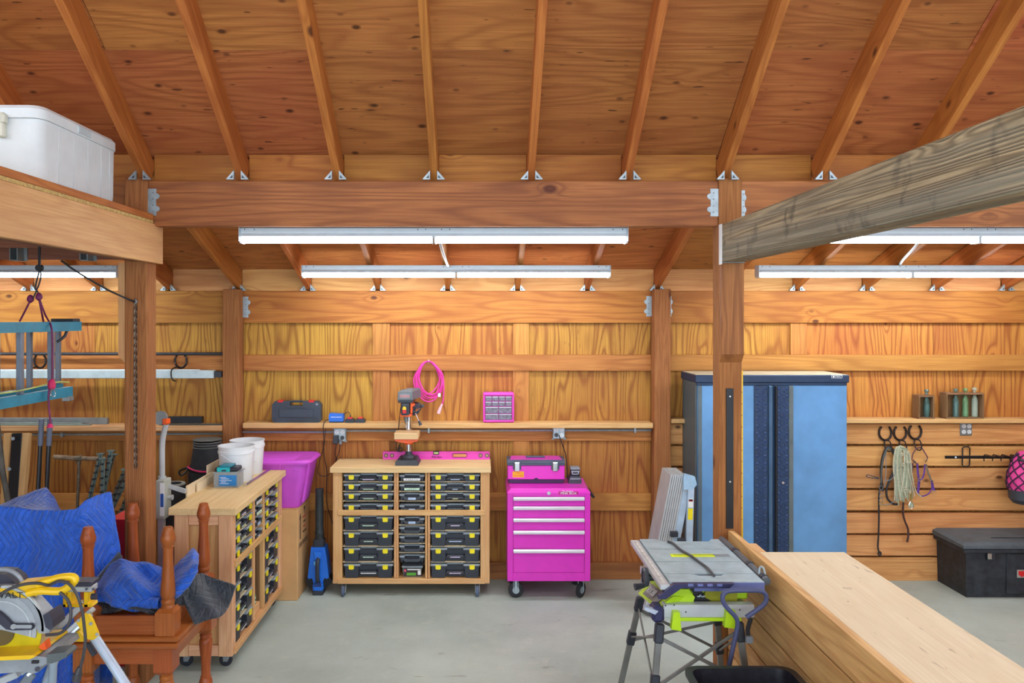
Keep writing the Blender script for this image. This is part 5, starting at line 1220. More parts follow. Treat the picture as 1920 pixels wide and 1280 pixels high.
tx_ = text('RYOBI', .058, (0, 0, 0), white, ts)
e2o = n_.cross(e1).normalized(); n_ = e1.cross(e2o); R_ = Matrix((e1, e2o, n_)).transposed().to_4x4()
c_ = sum((Vector(p) for p in P1), Vector()) / 4 + n_ * .010 - Vector(ts.location) - e1 * .03
R_.translation = c_; tx_.matrix_local = R_
obj('hand_wheel', MB().lathe((.878, 4.36, .853), [(.03, -.012), (.048, -.012), (.052, 0), (.048, .014), (.03, .014), (.028, .004), (.028, -.004)], 24, 'x', open_=True).cyl((.868, 4.36, .853), (.96, 4.36, .853), .02), charcoal, ts)
obj('wheel_disc', MB().cyl((.874, 4.36, .853), (.880, 4.36, .853), .034), steel, ts)
obj('crank_grip', MB().cyl((.868, 4.33, .818), (.815, 4.32, .812), .012, .019), black, ts)
# stand
m1 = bx('stand_rail', ax(1244, 4.08), ax(1414, 4.08), 4.075, 4.13, az(1157, 4.08), az(1133, 4.08), alu, ts, .003)
bx('stand_rail', .93, 1.40, 4.72, 4.77, .745, .79, alu, ts, .003)
bx('side_rail', .93, .96, 4.13, 4.72, .73, .77, alu, ts, .003); bx('side_rail', 1.33, 1.37, 4.13, 4.72, .73, .77, alu, ts, .003)
m = MB()
for u, v in ((1248, 1135), (1264, 1134), (1286, 1147), (1387, 1143)): m.cyl(at(u, v, 4.072), at(u, v, 4.076), .004, n=8)
obj('rivet', m, cord, m1)['kind'] = 'stuff'
obj('corner_block', MB().box(ax(1222, 4.08), ax(1245, 4.08), 4.06, 4.16, az(1166, 4.08), az(1136, 4.08), .015), mat('saw_navy', (44, 44, 84)), ts)
obj('release_lever', MB().prism([(ax(1207, 4.08), az(1134, 4.08)), (ax(1232, 4.08), az(1142, 4.08)), (ax(1226, 4.08), az(1148, 4.08)), (ax(1206, 4.08), az(1139, 4.08))], 4.05, 4.09), mat('lever_pale', (178, 190, 206), .4), ts)
for u0, u1, v0, v1 in ((1259, 1276, 1145, 1180), (1358, 1380, 1143, 1176)):
    obj('saw_clamp', MB().prism([(ax(u0 + 2, 4.06), az(v0, 4.06)), (ax(u1 - 3, 4.06), az(v0, 4.06)), (ax(u1, 4.06), az(v1, 4.06)), (ax(u0 - 2, 4.06), az(v1 - 3, 4.06))], 4.04, 4.075), green, ts, smooth=0)
bx('lower_bar', ax(1270, 4.07), ax(1390, 4.07), 4.065, 4.10, az(1164, 4.07), az(1158, 4.07), green, ts, .002)
def leg(name, p, q, w=.032):
    return beam(name, p, q, w, w * .75, legm, ts, up=(0, 1, 0))
L_ = [(at(1237, 1168, 4.12), (ax(1212, 4.05), 4.02, .015)), (at(1384, 1165, 4.12), (1.375, 4.0, .015)), (at(1201, 1120, 4.75), (.825, 4.86, .015)), (at(1344, 1150, 4.75), (1.435, 4.82, .015))]
for p, q in L_:
    l = leg('leg', p, q)
    P_, Q_ = Vector(p), Vector(q)
    for f0, f1 in ((.0, .14), (.36, .5)):
        o = beam('leg_joint', P_.lerp(Q_, f0), P_.lerp(Q_, f1), .045, .04, black, ts, up=(0, 1, 0), b=.006)
    o = obj('rubber_foot', MB().cyl(Q_ - Vector((0, 0, .015)), Q_ + Vector((0, 0, .03)), .03, .022), rubber, ts)
def J(i, f): return Vector(L_[i][0]).lerp(Vector(L_[i][1]), f)
for a, b_, r in ((J(0, .1), J(1, .42), .018), (J(0, .46), J(1, .06), .018), (J(2, .12), J(3, .46), .016), (J(2, .46), J(3, .1), .016), (J(0, .10), J(2, .42), .016), (J(2, .1), J(0, .46), .012), (J(1, .1), J(3, .46), .016)):
    beam('brace', a, b_, r, r * .7, legm, ts, up=(0, 1, 0))
hp = [(1364, 1262), (1374, 1215), (1383, 1172), (1379, 1156), (1366, 1142), (1357, 1130), (1355, 1117), (1362, 1109), (1376, 1107), (1400, 1106.5), (1424, 1107), (1434, 1112), (1437, 1122), (1433, 1132), (1418, 1144), (1399, 1157)]
obj('tow_handle', MB().tube([at(u, v, 3.98) for u, v in hp], .0115, n=10, sub=3), mat('foam_blue', (72, 78, 116), .55), ts)
beam('handle_stub', at(1366, 1255, 3.98), at(1360, 1275, 4.02), .022, .02, legm, ts, up=(0, 1, 0))
obj('stand_strap', MB().tube([at(1408, 1158, 4.05), at(1402, 1180, 4.05), at(1404, 1196, 4.05)], .012, n=6, flat=(1, .3, 1)), cord, ts)
bx('buckle', ax(1398, 4.04), ax(1411, 4.04), 4.03, 4.05, az(1205, 4.04), az(1192, 4.04), grey, ts)
pts = [(1252, 1015), (1262, 1018), (1276, 1030), (1296, 1042), (1314, 1055), (1326, 1064), (1334, 1073), (1339, 1079)]
cable('saw_cord', [(ax(u, (CH - .928) * FPX / (v - CY)), (CH - .928) * FPX / (v - CY), .928) for u, v in pts], .007, mat('cord_grey', (70, 72, 76), .5), None, parent=ts)
# black garden cart in front of the saw
gc = thing('garden_cart', 'black plastic cart tray in front of the table saw stand', 'cart', (1.2, 3.55, 0))
rim = loft_box([(.975, 1.43, 3.30, 3.80, .42, .05), (.965, 1.445, 3.29, 3.815, .575, .06), (.945, 1.465, 3.27, 3.83, .585, .07), (.945, 1.465, 3.27, 3.83, .602, .07), (.975, 1.435, 3.30, 3.80, .602, .06), (.99, 1.42, 3.32, 3.78, .44, .05)])
obj('tray', rim, mat('tray_black', (34, 34, 44), .35, var=.3, vs=30), gc)
for x in (1.0, 1.41):
    for y in (3.36, 3.74):
        bx('frame_leg', x - .015, x + .015, y - .015, y + .015, .14, .43, blackm, gc)
        obj('wheel', MB().lathe((x, y, .125), [(.05, -.02), (.11, -.025), (.125, -.015), (.125, .015), (.11, .025), (.05, .02)], 24, 'x'), rubber, gc)

# ================================================================== stacked end tables at the left
cherry, cherryx = wood('cherry', 'z'), wood('cherry', 'x')
LP = [(.023, 0), (.025, .003), (.034, .034), (.0335, .036), (.039, .050), (.040, .062), (.037, .078), (.029, .092), (.029, .094), (.0325, .096), (.0325, .101), (.028, .103), (.027, .13), (.028, .18), (.032, .24), (.037, .295), (.0395, .33), (.037, .35), (.030, .362), (.034, .366), (.036, .376), (.034, .388), (.030, .392), (.033, .398), (.036, .405)]
def turned_leg(par, x, y, foot, sgn, blk0, blk1):
    s = abs(blk0 - foot) / .405
    obj('leg', MB().lathe((x, y, 0), [(r, foot + sgn * h * s) for r, h in LP], 24), cherry, par)
def table(label, legs, ztop, inverted, top, apron):
    t = thing('end_table', label, 'end table', (-1.9, 4.52, 0 if not inverted else .575))
    sgn = -1 if inverted else 1
    foot = 1.14 if inverted else 0.0
    b0 = .715 if inverted else .36; b1 = .575 if inverted else .515
    for x, y in legs:
        turned_leg(t, x, y, foot, sgn, b0, b1)
        za, zb = min(b0, b1), max(b0, b1)
        m = MB().box(x - .05, x + .05, y - .05, y + .05, za, zb, .004)
        tip = b0; d = sgn
        m = MB().add([(x + i * .05, y + j * .05, b1) for i, j in ((-1, -1), (1, -1), (1, 1), (-1, 1))] + [(x + i * .05, y + j * .05, b0 + d * .02) for i, j in ((-1, -1), (1, -1), (1, 1), (-1, 1))] + [(x + i * .034, y + j * .034, b0) for i, j in ((-1, -1), (1, -1), (1, 1), (-1, 1))],
             [(0, 1, 2, 3), (0, 1, 5, 4), (1, 2, 6, 5), (2, 3, 7, 6), (3, 0, 4, 7), (4, 5, 9, 8), (5, 6, 10, 9), (6, 7, 11, 10), (7, 4, 8, 11), (8, 9, 10, 11)])
        obj('leg_block', m, cherry, t, smooth=0)
    xa, xb, ya, yb, z0, z1 = apron
    for n_, b in (('front', (xa, xb, ya, ya + .022)), ('back', (xa, xb, yb - .022, yb))): obj('apron', MB().box(*b, z0, z1, .002), wood('cherry', 'x'), t)
    for b in ((xa, xa + .022, ya, yb), (xb - .022, xb, ya, yb)): obj('apron', MB().box(*b, z0, z1, .002), wood('cherry', 'y'), t)
    obj('tabletop', MB().box(*top, .006), wood('cherry', 'x'), t)
    return t
table('upturned reddish wooden end table with turned legs pointing up, full of blankets', [(-2.104, 4.30), (-1.678, 4.30), (-2.104, 4.85), (-1.678, 4.85)], .55, True, (-2.19, -1.60, 4.235, 4.93, .548, .574), (-2.10, -1.68, 4.27, 4.88, .575, .675))
table('reddish wooden end table standing upright under the upturned one', [(-2.115, 4.31), (-1.69, 4.31), (-2.115, 4.88), (-1.675, 4.88)], .55, False, (-2.20, -1.60, 4.22, 4.93, .517, .546), (-2.13, -1.66, 4.28, 4.90, .415, .516))

# ================================================================== quilted moving blankets
def quilt(name, c, line, period=.052, amp=.85):
    t = NT(name)
    uvn = t.node('ShaderNodeUVMap'); sp = t.node('ShaderNodeSeparateXYZ'); t.link(uvn.outputs[0], sp.inputs[0])
    zig = t.math('MULTIPLY', t.math('PINGPONG', sp.outputs[1], .17), amp)
    q = t.math('FRACT', t.math('DIVIDE', t.math('ADD', sp.outputs[0], zig), period))
    d = t.math('ABSOLUTE', t.math('SUBTRACT', q, .5))
    ln = t.math('LESS_THAN', d, .018)
    v = t.obvec(rnd=False); n = t.noise(v, 30, 3, .6)
    q2 = t.math('FRACT', t.math('DIVIDE', t.math('SUBTRACT', sp.outputs[0], zig), period)); d2 = t.math('ABSOLUTE', t.math('SUBTRACT', q2, .5))
    base = t.mix(t.ramp(n, .35, .7), lin(c), tuple(x * .75 for x in lin(c)))
    t.link(t.mix(t.math('MULTIPLY', ln, .6), base, lin(line)), t.b.inputs['Base Color'])
    t.b.inputs['Roughness'].default_value = .55; t.b.inputs['Sheen Weight'].default_value = .3
    b = t.node('ShaderNodeBump'); b.inputs['Strength'].default_value = .6; b.inputs['Distance'].default_value = .012
    puff = t.math('SUBTRACT', 1.0, t.math('POWER', t.math('SUBTRACT', 1.0, t.math('MULTIPLY', d, 2.0)), 6.0))
    t.link(t.math('ADD', puff, t.math('MULTIPLY', t.noise(v, 11, 4, .62, 1.2), 3.0)), b.inputs['Height']); t.link(b.outputs[0], t.b.inputs['Normal'])
    return t.m
qblue = quilt('quilted_blue', (12, 92, 208), (120, 170, 240)); qblack = quilt('quilted_black', (44, 50, 58), (110, 118, 128), .07)
def ip(tab, x):
    if x <= tab[0][0]: return tab[0][1]
    for (a, p), (b_, q) in zip(tab, tab[1:]):
        if x <= b_:
            f = (x - a) / (b_ - a); f = f * f * (3 - 2 * f) * .5 + f * .5; return p + (q - p) * f
    return tab[-1][1]
def cloth(name, fn, nu, nv, m_, parent=None, thick=.008, uv=(1, 1)):
    m = MB(); m.uv = []
    for j in range(nv + 1):
        for i in range(nu + 1):
            p = fn(i / nu, j / nv); m.v.append(tuple(p)); m.uv.append((i / nu * uv[0], j / nv * uv[1]))
    for j in range(nv):
        for i in range(nu):
            a = j * (nu + 1) + i; m.f.append((a, a + 1, a + nu + 2, a + nu + 1)); m.m.append(0)
    o = obj(name, m, m_, parent, smooth=180)
    s = o.modifiers.new('thickness', 'SOLIDIFY'); s.thickness = thick; s.offset = 0
    return o
rimv = [(-90, 962), (-20, 950), (20, 950), (70, 957), (115, 957), (142, 955), (163, 937), (185, 928), (207, 922), (214, 940)]
ridgev = [(-90, 950), (0, 946), (40, 930), (72, 918), (86, 914), (98, 928), (114, 957), (142, 958), (165, 940), (207, 924), (214, 940)]
rightu = [(0, 208), (.08, 216), (.25, 226), (.36, 225), (.5, 205), (.65, 190), (1.0, 185)]
def drape(s, t_):
    # t 0..0.62 front sheet bottom->rim, .62...8 over the sagging top to the back ridge, then down the back
    if t_ < .6:
        f = 1 - t_ / .6; ur = ip(rightu, f)
        u = -95 + (ur + 95) * s; Y = 4.56 + .05 * math.sin(s * 16 + f * 3) * (.25 + f) + .025 * math.sin(s * 41 + f * 5) * (.2 + f) - .03 * math.sin(f * PI)
        if s > .8: Y += (s - .8) * 1.0
        z = az(ip(rimv, u), Y); z = z + (.03 - z) * f
        return (ax(u, Y), Y, z)
    if t_ < .8:
        f = (t_ - .6) / .2; u = -95 + (208 + 95) * s
        Y0 = 4.56 + .05 * math.sin(s * 16) * .25 + .005 * math.sin(s * 41) + (max(0, s - .8)); Y1 = 4.90
        x0 = ax(u, Y0); z0 = az(ip(rimv, u), Y0); z1 = az(ip(ridgev, u), Y1); Y = Y0 + (Y1 - Y0) * f; x1 = ax(u, Y1)
        return (x0 + (x1 - x0) * f, Y, z0 + (z1 - z0) * f - .05 * math.sin(f * PI) * (1 - s * .6))
    f = (t_ - .8) / .2; u = -95 + (208 + 95) * s; z1 = az(ip(ridgev, u), 4.90)
    return (ax(u, 4.90), 4.90 + .02 * f, z1 + (.03 - z1) * f)
o = cloth('moving_blanket', drape, 90, 90, qblue, uv=(1.5, 2.1)); tag(o, 'large blue quilted moving blanket draped over a tall object by the left post', 'blanket')
# black edge binding of the blanket where it folds by the upturned table
def bind(s, t_):
    u = 224 - 42 * s + 8 * t_; v = 1033 + 50 * s + 10 * t_; Y = 4.62 - .12 * s
    return (ax(u, Y), Y - .01, az(v, Y))
cloth('binding', bind, 8, 2, qblack, o, .01)
def lump(s, t_):
    # blue bundle between the upturned legs: s left->right, t front bottom -> top -> back
    u0 = 182 + (371 - 182) * s
    topv = ip([(182, 1085), (205, 1062), (228, 1047), (262, 1056), (300, 1068), (325, 1062), (345, 1045), (362, 1031), (372, 1045)], u0)
    botv = ip([(182, 1128), (215, 1138), (255, 1143), (300, 1136), (330, 1118), (352, 1098), (372, 1070)], u0)
    f = min(t_ / .55, 1.0)
    Y = 4.33 + .22 * f * f + .03 * math.sin(s * 9 + 2) + .018 * math.sin(s * 21 + f * 6) + .022 * math.sin(f * 9 + s * 3)
    z = az(botv + (topv - botv) * (f ** .8), Y) + .012 * math.sin(s * 13 + f * 7)
    if t_ > .55:
        g = (t_ - .55) / .45; e = min(1, (1 - s) * 5); Y += .24 * g * e; z -= (.03 * g + .12 * g * g) * e
    return (ax(u0, min(Y, 4.6)), Y, z)
o = cloth('folded_blanket', lump, 60, 48, qblue, uv=(.75, .8), thick=.014); tag(o, 'rumpled blue quilted blanket stuffed between the upturned table legs', 'blanket')
def liner(s, t_):
    u = 182 + 120 * s; Y = 4.325 + .03 * math.sin(s * 7) + .2 * t_
    v = 1149 - 34 * t_ * (1.2 - s) - 20 * t_ + 3 * math.sin(s * 9)
    return (ax(u, Y), Y, az(v - 6 * math.sin(s * PI), Y))
cloth('lining', liner, 24, 8, qblack, o, .014)
def roll(s, t_):
    a = t_ * 2 * PI; u = 208 + (300 - 208) * s; r = .028 * (.35 + .65 * math.sin(min(1, s * 3 + .15) * PI / 2))
    Y = 4.335 + r * math.cos(a); return (ax(u, 4.335), Y, az(1131, 4.33) + r * math.sin(a))
cloth('roll_edge', roll, 24, 12, qblue, o, .004, (.35, .2))
def flap(s, t_):
    # charcoal corner hanging over the right side
    A0, B0, C0, D0 = (332, 1096), (378, 1072), (442, 1101), (366, 1170)
    u = (A0[0] * (1 - s) + B0[0] * s) * (1 - t_) + (D0[0] * (1 - s) + C0[0] * s) * t_
    v = (A0[1] * (1 - s) + B0[1] * s) * (1 - t_) + (D0[1] * (1 - s) + C0[1] * s) * t_
    v += 3 * math.sin(s * 8 + t_ * 3) + 16 * math.sin(s * PI) * t_; u += 12 * math.sin(s * PI) * t_
    Y = 4.50 - .10 * t_ * (1 - s) + .16 * s * (1 - .3 * t_) + .03 * math.sin(s * 9 + 1) * t_
    return (ax(u, Y), Y, az(v, Y))
cloth('blanket_flap', flap, 30, 30, qblack, o, .014, (.35, .45))
def flap2(s, t_):
    u = 300 + 45 * s + 30 * t_; Y = 4.40 + .1 * s + .05 * t_
    v = 1118 - 30 * s + 50 * t_ * (.3 + .7 * s)
    return (ax(u, Y), Y, az(v, Y))
cloth('blanket_flap', flap2, 12, 12, qblack, o, .012, (.2, .2))

# ================================================================== hanging step ladder
teal = mat('ladder_teal', (24, 132, 160), .45, var=.12)
ld = thing('step_ladder', 'folded teal and grey step ladder hanging sideways under the loft', 'ladder', (-2.36, 3.9, 1.85))
def rail(x, z0, z1, y0, y1, w=.03):
    m = MB().box(x + .018, x + .023, y0, y1, z0, z1).box(x - .01, x + .02, y0, y1, z1 - .006, z1).box(x - .01, x + .02, y0, y1, z0, z0 + .006)
    return obj('rail', m, teal, ld, smooth=0)
Ye = 4.64
rail(-2.33, 2.18, 2.232, 2.9, Ye); rail(-2.33, 1.815, 1.868, 2.9, Ye - .1)
rail(-2.42, 2.19, 2.232, 2.9, Ye); rail(-2.42, 1.84, 1.88, 2.9, Ye - .03)
grs = mat('step_grey', (118, 128, 142), .45, .4)
for k in range(5):
    y = 4.355 - .29 * k
    obj('step', MB().box(-2.345, -2.318, y - .015, y + .015, 1.866, 2.182, .003), grs, ld)
    y = 4.585 - .29 * k
    if k < 5: obj('step', MB().box(-2.425, -2.402, y - .014, y + .014, 1.878, 2.192, .003), grs, ld)
bx('end_cap', -2.44, -2.31, Ye - .09, Ye - .01, 2.231, 2.25, black, ld, .004); 
bx('end_foot', -2.34, -2.30, Ye - .16, Ye - .10, 1.79, 1.816, steel, ld, .004)
obj('spreader', MB().tube([(-2.32, 4.50, 2.18), (-2.32, 4.47, 2.15), (-2.35, 4.45, 2.12)], .008), black, ld)
obj('tie_string', MB().tube([(-2.31, 3.5, 1.90), (-2.31, 4.0, 1.89), (-2.31, 4.35, 1.905), (-2.31, 4.5, 1.895)], .004), mat('string_yellow', (196, 204, 110), .7), ld)
prp = mat('maroon_cord', (122, 26, 84), .6, var=.25, vs=80)
hg = thing('hoist_rope', 'maroon rope with metal hooks suspending the folded ladder', 'rope', at(75, 500, 4.35))
Yp = 4.36
obj('pulley', MB().lathe(at(74, 502, Yp), [(.008, -.012), (.018, -.012), (.014, 0), (.018, .012), (.008, .012)], 16, 'y').box(ax(72, Yp), ax(76, Yp), Yp - .004, Yp + .004, az(503, Yp), 2.645), blackm, hg)
obj('link', MB().tube([at(u, v, Yp) for u, v in ((74, 508), (77, 514), (74, 530), (70, 540), (66, 542), (68, 530), (72, 514))], .0045, closed=True, n=6), black, hg)
obj('link', MB().tube([at(u, v, Yp) for u, v in ((70, 540), (67, 548), (61, 560), (58, 562))], .004, n=6), black, hg)
obj('link', MB().tube([at(u, v, Yp) for u, v in ((68, 542), (72, 550), (73, 556))], .004, n=6), black, hg)
for u, v in ((57, 560), (73, 556)): obj('knot', MB().lathe(at(u, v, Yp), [(.004, -.022), (.016, -.012), (.018, .0), (.013, .014), (.005, .022)], 12), prp, hg)
obj('rope', MB().tube([at(57, 563, Yp), at(46, 585, 4.30), at(37, 602, 4.25)], .005), prp, hg)
obj('rope', MB().tube([at(73, 560, Yp), at(79, 590, Yp), at(83, 612, 4.30), at(82, 620, 4.30), at(72, 621, 4.30)], .005), prp, hg)
obj('rope', MB().tube([at(74, 560, Yp), at(84, 588, Yp), at(96, 612, 4.28), at(98, 640, 4.28), at(98, 680, 4.28), at(98, 722, 4.27)], .005), prp, hg)
obj('knot', MB().lathe(at(97, 721, 4.26), [(.005, -.03), (.018, -.016), (.02, .0), (.016, .02), (.006, .03)], 12), mat('hot_knot', (200, 30, 90), .6), hg)
obj('carabiner', MB().tube([at(u, v, 4.25) for u, v in ((97, 728), (103, 735), (103, 742), (99, 743), (95, 740))], .0028, closed=True, n=6), chrome, hg)
obj('rope', MB().tube([at(93, 725, 4.25), at(91, 745, 4.25), at(92, 765, 4.25), at(94, 785, 4.25), at(94, 796, 4.25)], .005), prp, hg)
obj('rope_end', MB().cyl(at(94, 794, 4.25), at(94, 801, 4.25), .008, .018), mat('hot_knot', (200, 30, 90)), hg)
# chain and cord at the left post
cn = thing('hook_chain', 'dark chain hanging from a hook on the left post', 'chain', (-2.138, 4.955, 1.36))
obj('hook', MB().tube([at(252, 561, 4.96), at(254, 562, 4.93), at(256, 566, 4.93), at(253, 568, 4.93)], .006), steel, cn)
m = MB(); m2 = MB(); z = az(566, 4.94); k = 0; xch = ax(253, 4.94)
while z > az(872, 4.94):
    mm = m if k % 2 else m2
    w_ = (.009, .002) if k % 2 else (.002, .009)
    mm.tube([(xch + w_[0] * math.cos(a) + .0006 * k * .05, 4.945 + w_[1] * math.cos(a), z - .014 + .016 * math.sin(a)) for a in [i * PI / 3 for i in range(6)]], .0032, closed=True, sub=1, n=5)
    z -= .023; k += 1
obj('chain_links', m, mat('chain_dark', (64, 58, 56), .4, .6), cn)['kind'] = 'stuff'; obj('chain_links', m2, mat('chain_light', (150, 142, 128), .4, .6), cn)['kind'] = 'stuff'
o = cable('pull_cord', [at(115, 489, 4.6), at(150, 513, 4.7), at(200, 542, 4.85), at(236, 559, 4.93), at(252, 566, 4.93)], .0055, cord, 'black cord running from the loft down to the hook on the left post', 'cord', n=7)

# ================================================================== white cooler on the loft
cw = mat('cooler_white', (222, 230, 232), .45, var=.03)
cl_ = thing('cooler', 'big white chest cooler sitting on the loft at top left', 'cooler', (-2.36, 4.3, 2.853))
bq = loft_box([(-2.555, -2.14, 3.92, 4.68, 2.893, .04), (-2.56, -2.13, 3.89, 4.695, 2.95, .06), (-2.565, -2.128, 3.885, 4.70, 3.215, .06)])
obj('cooler_body', bq, cw, cl_)
obj('cooler_lid', loft_box([(-2.57, -2.12, 3.875, 4.705, 3.216, .065), (-2.57, -2.12, 3.875, 4.705, 3.262, .065), (-2.56, -2.135, 3.89, 4.69, 3.28, .06)]), cw, cl_)
bx('hinge_recess', -2.124, -2.114, 4.22, 4.36, 3.222, 3.262, mat('cooler_shade', (196, 210, 214), .5), cl_, .004)
Yl_ = 3.88
obj('latch', MB().box(ax(-3, Yl_), ax(12, Yl_), 3.855, 3.89, az(258, Yl_), az(212, Yl_), .006).box(ax(6, Yl_), ax(16, Yl_), 3.85, 3.88, az(232, Yl_), az(216, Yl_), .004), mat('latch_cream', (214, 214, 196), .5), cl_)
m = MB()
for y in (4.05, 4.2, 4.35, 4.5, 4.6): m.box(-2.1285, -2.1265, y - .002, y + .002, 2.92, 3.20)
obj('body_rib', m, cw, cl_, smooth=0)['kind'] = 'stuff'

# ================================================================== miter saw on stand
Yv = 3.47
ms = thing('miter_saw', 'yellow and silver sliding miter saw at the bottom left corner', 'miter saw', at(10, 1240, Yv))
sg = mat('saw_silver', (158, 164, 170), .45, .2); sd = mat('saw_dark', (52, 52, 68), .5)
def disc(name, u, v, r, y0, y1, mtl, par, a0=0, a1=360, ri=0, n=30):
    c_ = at(u, v, y0); pts = [(c_[0] + r * math.cos(math.radians(a0 + (a1 - a0) * i / n)), c_[2] + r * math.sin(math.radians(a0 + (a1 - a0) * i / n))) for i in range(n + 1)]
    if ri: pts += [(c_[0] + ri * math.cos(math.radians(a1 - (a1 - a0) * i / n)), c_[2] + ri * math.sin(math.radians(a1 - (a1 - a0) * i / n))) for i in range(n + 1)]
    elif a1 - a0 >= 360: pts = pts[:-1]
    elif a1 - a0 > 181: pts.append((c_[0], c_[2]))
    return obj(name, MB().prism(pts, y0, y1), mtl, par, smooth=20)
rimm = mat('rim_silver', (196, 204, 206), .4, .15)
disc('saw_blade', 6, 1188, .150, 3.475, 3.478, steel, ms)
disc('lower_guard', 6, 1186, .163, 3.446, 3.450, mat('guard_amber', (214, 196, 20), .25, var=.1, vs=10), ms, 168, 372)
disc('guard_plate', 2, 1178, .178, 3.452, 3.50, sg, ms, -6, 186)
disc('guard_rim', 2, 1178, .182, 3.440, 3.453, rimm, ms, -4, 90, .172)
disc('upper_guard', 2, 1180, .150, 3.438, 3.452, mat('guard_silver', (172, 178, 184), .45, .15), ms, -14, 190)
disc('guard_highlight', 2, 1182, .128, 3.434, 3.439, rimm, ms, -12, 175, .121)  # pale arc that paints a ring of highlight on the guard
disc('guard_band', 0, 1176, .168, 3.443, 3.4525, dwyellow, ms, 40, 110, .152)
obj('motor_arch', MB().prism([at(u, v, 3.55)[::2] for u, v in ((-40, 1130), (-40, 1072), (0, 1068), (22, 1070), (38, 1082), (50, 1108), (50, 1130))], 3.50, 3.60), sd, ms, smooth=0)
obj('arch_rim', MB().tube([at(u, v, 3.50) for u, v in ((-30, 1069), (0, 1067), (20, 1070), (36, 1081), (46, 1100))], .009), sg, ms)
obj('arm_casting', MB().prism([at(u, v, 3.47)[::2] for u, v in ((20, 1112), (62, 1118), (84, 1142), (92, 1152), (104, 1172), (98, 1182), (80, 1182), (70, 1160), (50, 1130), (20, 1122))], 3.44, 3.52), sg, ms, smooth=0)
obj('motor_cap', MB().prism([at(u, v, 3.42)[::2] for u, v in ((85, 1150), (96, 1144), (103, 1160), (104, 1172), (98, 1178), (90, 1172))], 3.40, 3.50), sd, ms, smooth=0)
obj('top_handle', MB().tube([at(u, v, 3.45) for u, v in ((52, 1112), (75, 1107), (110, 1108), (124, 1103), (138, 1091), (140, 1084), (132, 1081), (112, 1083), (86, 1090), (70, 1095))], .017, n=10, sub=4), dwyellow, ms)
obj('handle_bridge', MB().prism([at(u, v, 3.46)[::2] for u, v in ((38, 1092), (80, 1088), (86, 1098), (70, 1116), (36, 1104))], 3.45, 3.52), dwyellow, ms, smooth=0)
text('DEWALT', .037, (ax(4, 3.43), 3.4285, az(1116, 3.43)), cord, ms, sx=1.2)
obj('guard_arm', MB().prism([at(u, v, 3.425)[::2] for u, v in ((-10, 1145), (0, 1146), (14, 1158), (24, 1169), (60, 1169), (64, 1174), (62, 1179), (26, 1180), (14, 1178), (2, 1168), (-10, 1160))], 3.415, 3.433), sd, ms, smooth=0)
obj('arm_slot', MB().prism([at(u, v, 3.41)[::2] for u, v in ((26, 1171.5), (58, 1171.5), (60, 1174.5), (58, 1177.5), (26, 1177.5))], 3.409, 3.414), sg, ms, smooth=0)
obj('arm_pivot', MB().cyl(at(25, 1174.5, 3.405), at(25, 1174.5, 3.42), .011), steel, ms)
disc('blade_flange', 2, 1186, .055, 3.440, 3.447, mat('flange_brown', (100, 84, 40), .5), ms)
obj('slide_head', MB().box(ax(134, 3.7), ax(179, 3.7), 3.66, 3.74, az(1094, 3.7), az(1086, 3.7), .003), sd, ms)
obj('slide_rail', MB().box(ax(128, 3.7), ax(178, 3.7), 3.67, 3.73, az(1106, 3.7), az(1095, 3.7), .004), alu, ms)
m = MB()
for b in ((124, 178, 1128, 1134), (124, 130, 1106, 1134), (132, 139, 1106, 1134), (163, 171, 1106, 1134)): m.box(ax(b[0], 3.7), ax(b[1], 3.7), 3.67, 3.73, az(b[3], 3.7), az(b[2], 3.7), .002)
obj('fence_frame', m, dwyellow, ms)
for u, v in ((126, 1106), (162, 1104), (175, 1104)): obj('bolt', MB().cyl(at(u, v, 3.655), at(u, v, 3.67), .006), sd, ms)
obj('clamp_knob', MB().cyl(at(172, 1118, 3.66), at(181, 1118, 3.66), .014), sd, ms)
obj('base', MB().prism([at(u, v, 3.38)[::2] for u, v in ((-40, 1236), (60, 1232), (72, 1226), (92, 1228), (96, 1238), (76, 1248), (76, 1256), (66, 1259), (50, 1255), (-40, 1262))], 3.36, 3.62), sg, ms, smooth=0)
obj('base_deck', MB().prism([at(u, v, 3.36)[::2] for u, v in ((-40, 1229), (66, 1224), (70, 1228), (60, 1232), (-40, 1236))], 3.34, 3.62), dwyellow, ms, smooth=0)
obj('fence_tip', MB().prism([at(u, v, 3.4)[::2] for u, v in ((75, 1210), (86, 1200), (89, 1216), (80, 1216))], 3.39, 3.43), orange, ms, smooth=0)
obj('miter_handle', MB().prism([at(u, v, 3.37)[::2] for u, v in ((95, 1221), (128, 1217), (134, 1221), (132, 1226), (120, 1232), (104, 1238), (95, 1237))], 3.34, 3.42), mat('handle_grey', (92, 100, 100), .5), ms, smooth=25)
obj('detent_slot', MB().box(ax(60, 3.355), ax(72, 3.355), 3.35, 3.362, az(1243, 3.355), az(1238, 3.355)), cord, ms)
obj('pivot_bolt', MB().cyl(at(70, 1254, 3.352), at(70, 1254, 3.365), .01), sd, ms)
cbp = mat('saw_cord_grey', (66, 64, 68), .5)
obj('power_cord', MB().tube([at(u, v, y) for u, v, y in ((-15, 1128, 3.40), (10, 1108, 3.40), (40, 1096, 3.42), (70, 1093, 3.43), (90, 1097, 3.43), (98, 1094, 3.42), (112, 1089, 3.42), (130, 1095, 3.42), (145, 1116, 3.42), (154, 1145, 3.42), (158, 1175, 3.42), (160, 1200, 3.42), (156, 1230, 3.42), (150, 1253, 3.42))], .0065, n=8), cbp, ms)
obj('power_cord', MB().tube([at(u, v, y) for u, v, y in ((112, 1110, 3.43), (128, 1126, 3.43), (133, 1150, 3.42), (128, 1172, 3.42), (112, 1187, 3.42), (86, 1190, 3.42))], .0065, n=8), cbp, ms)
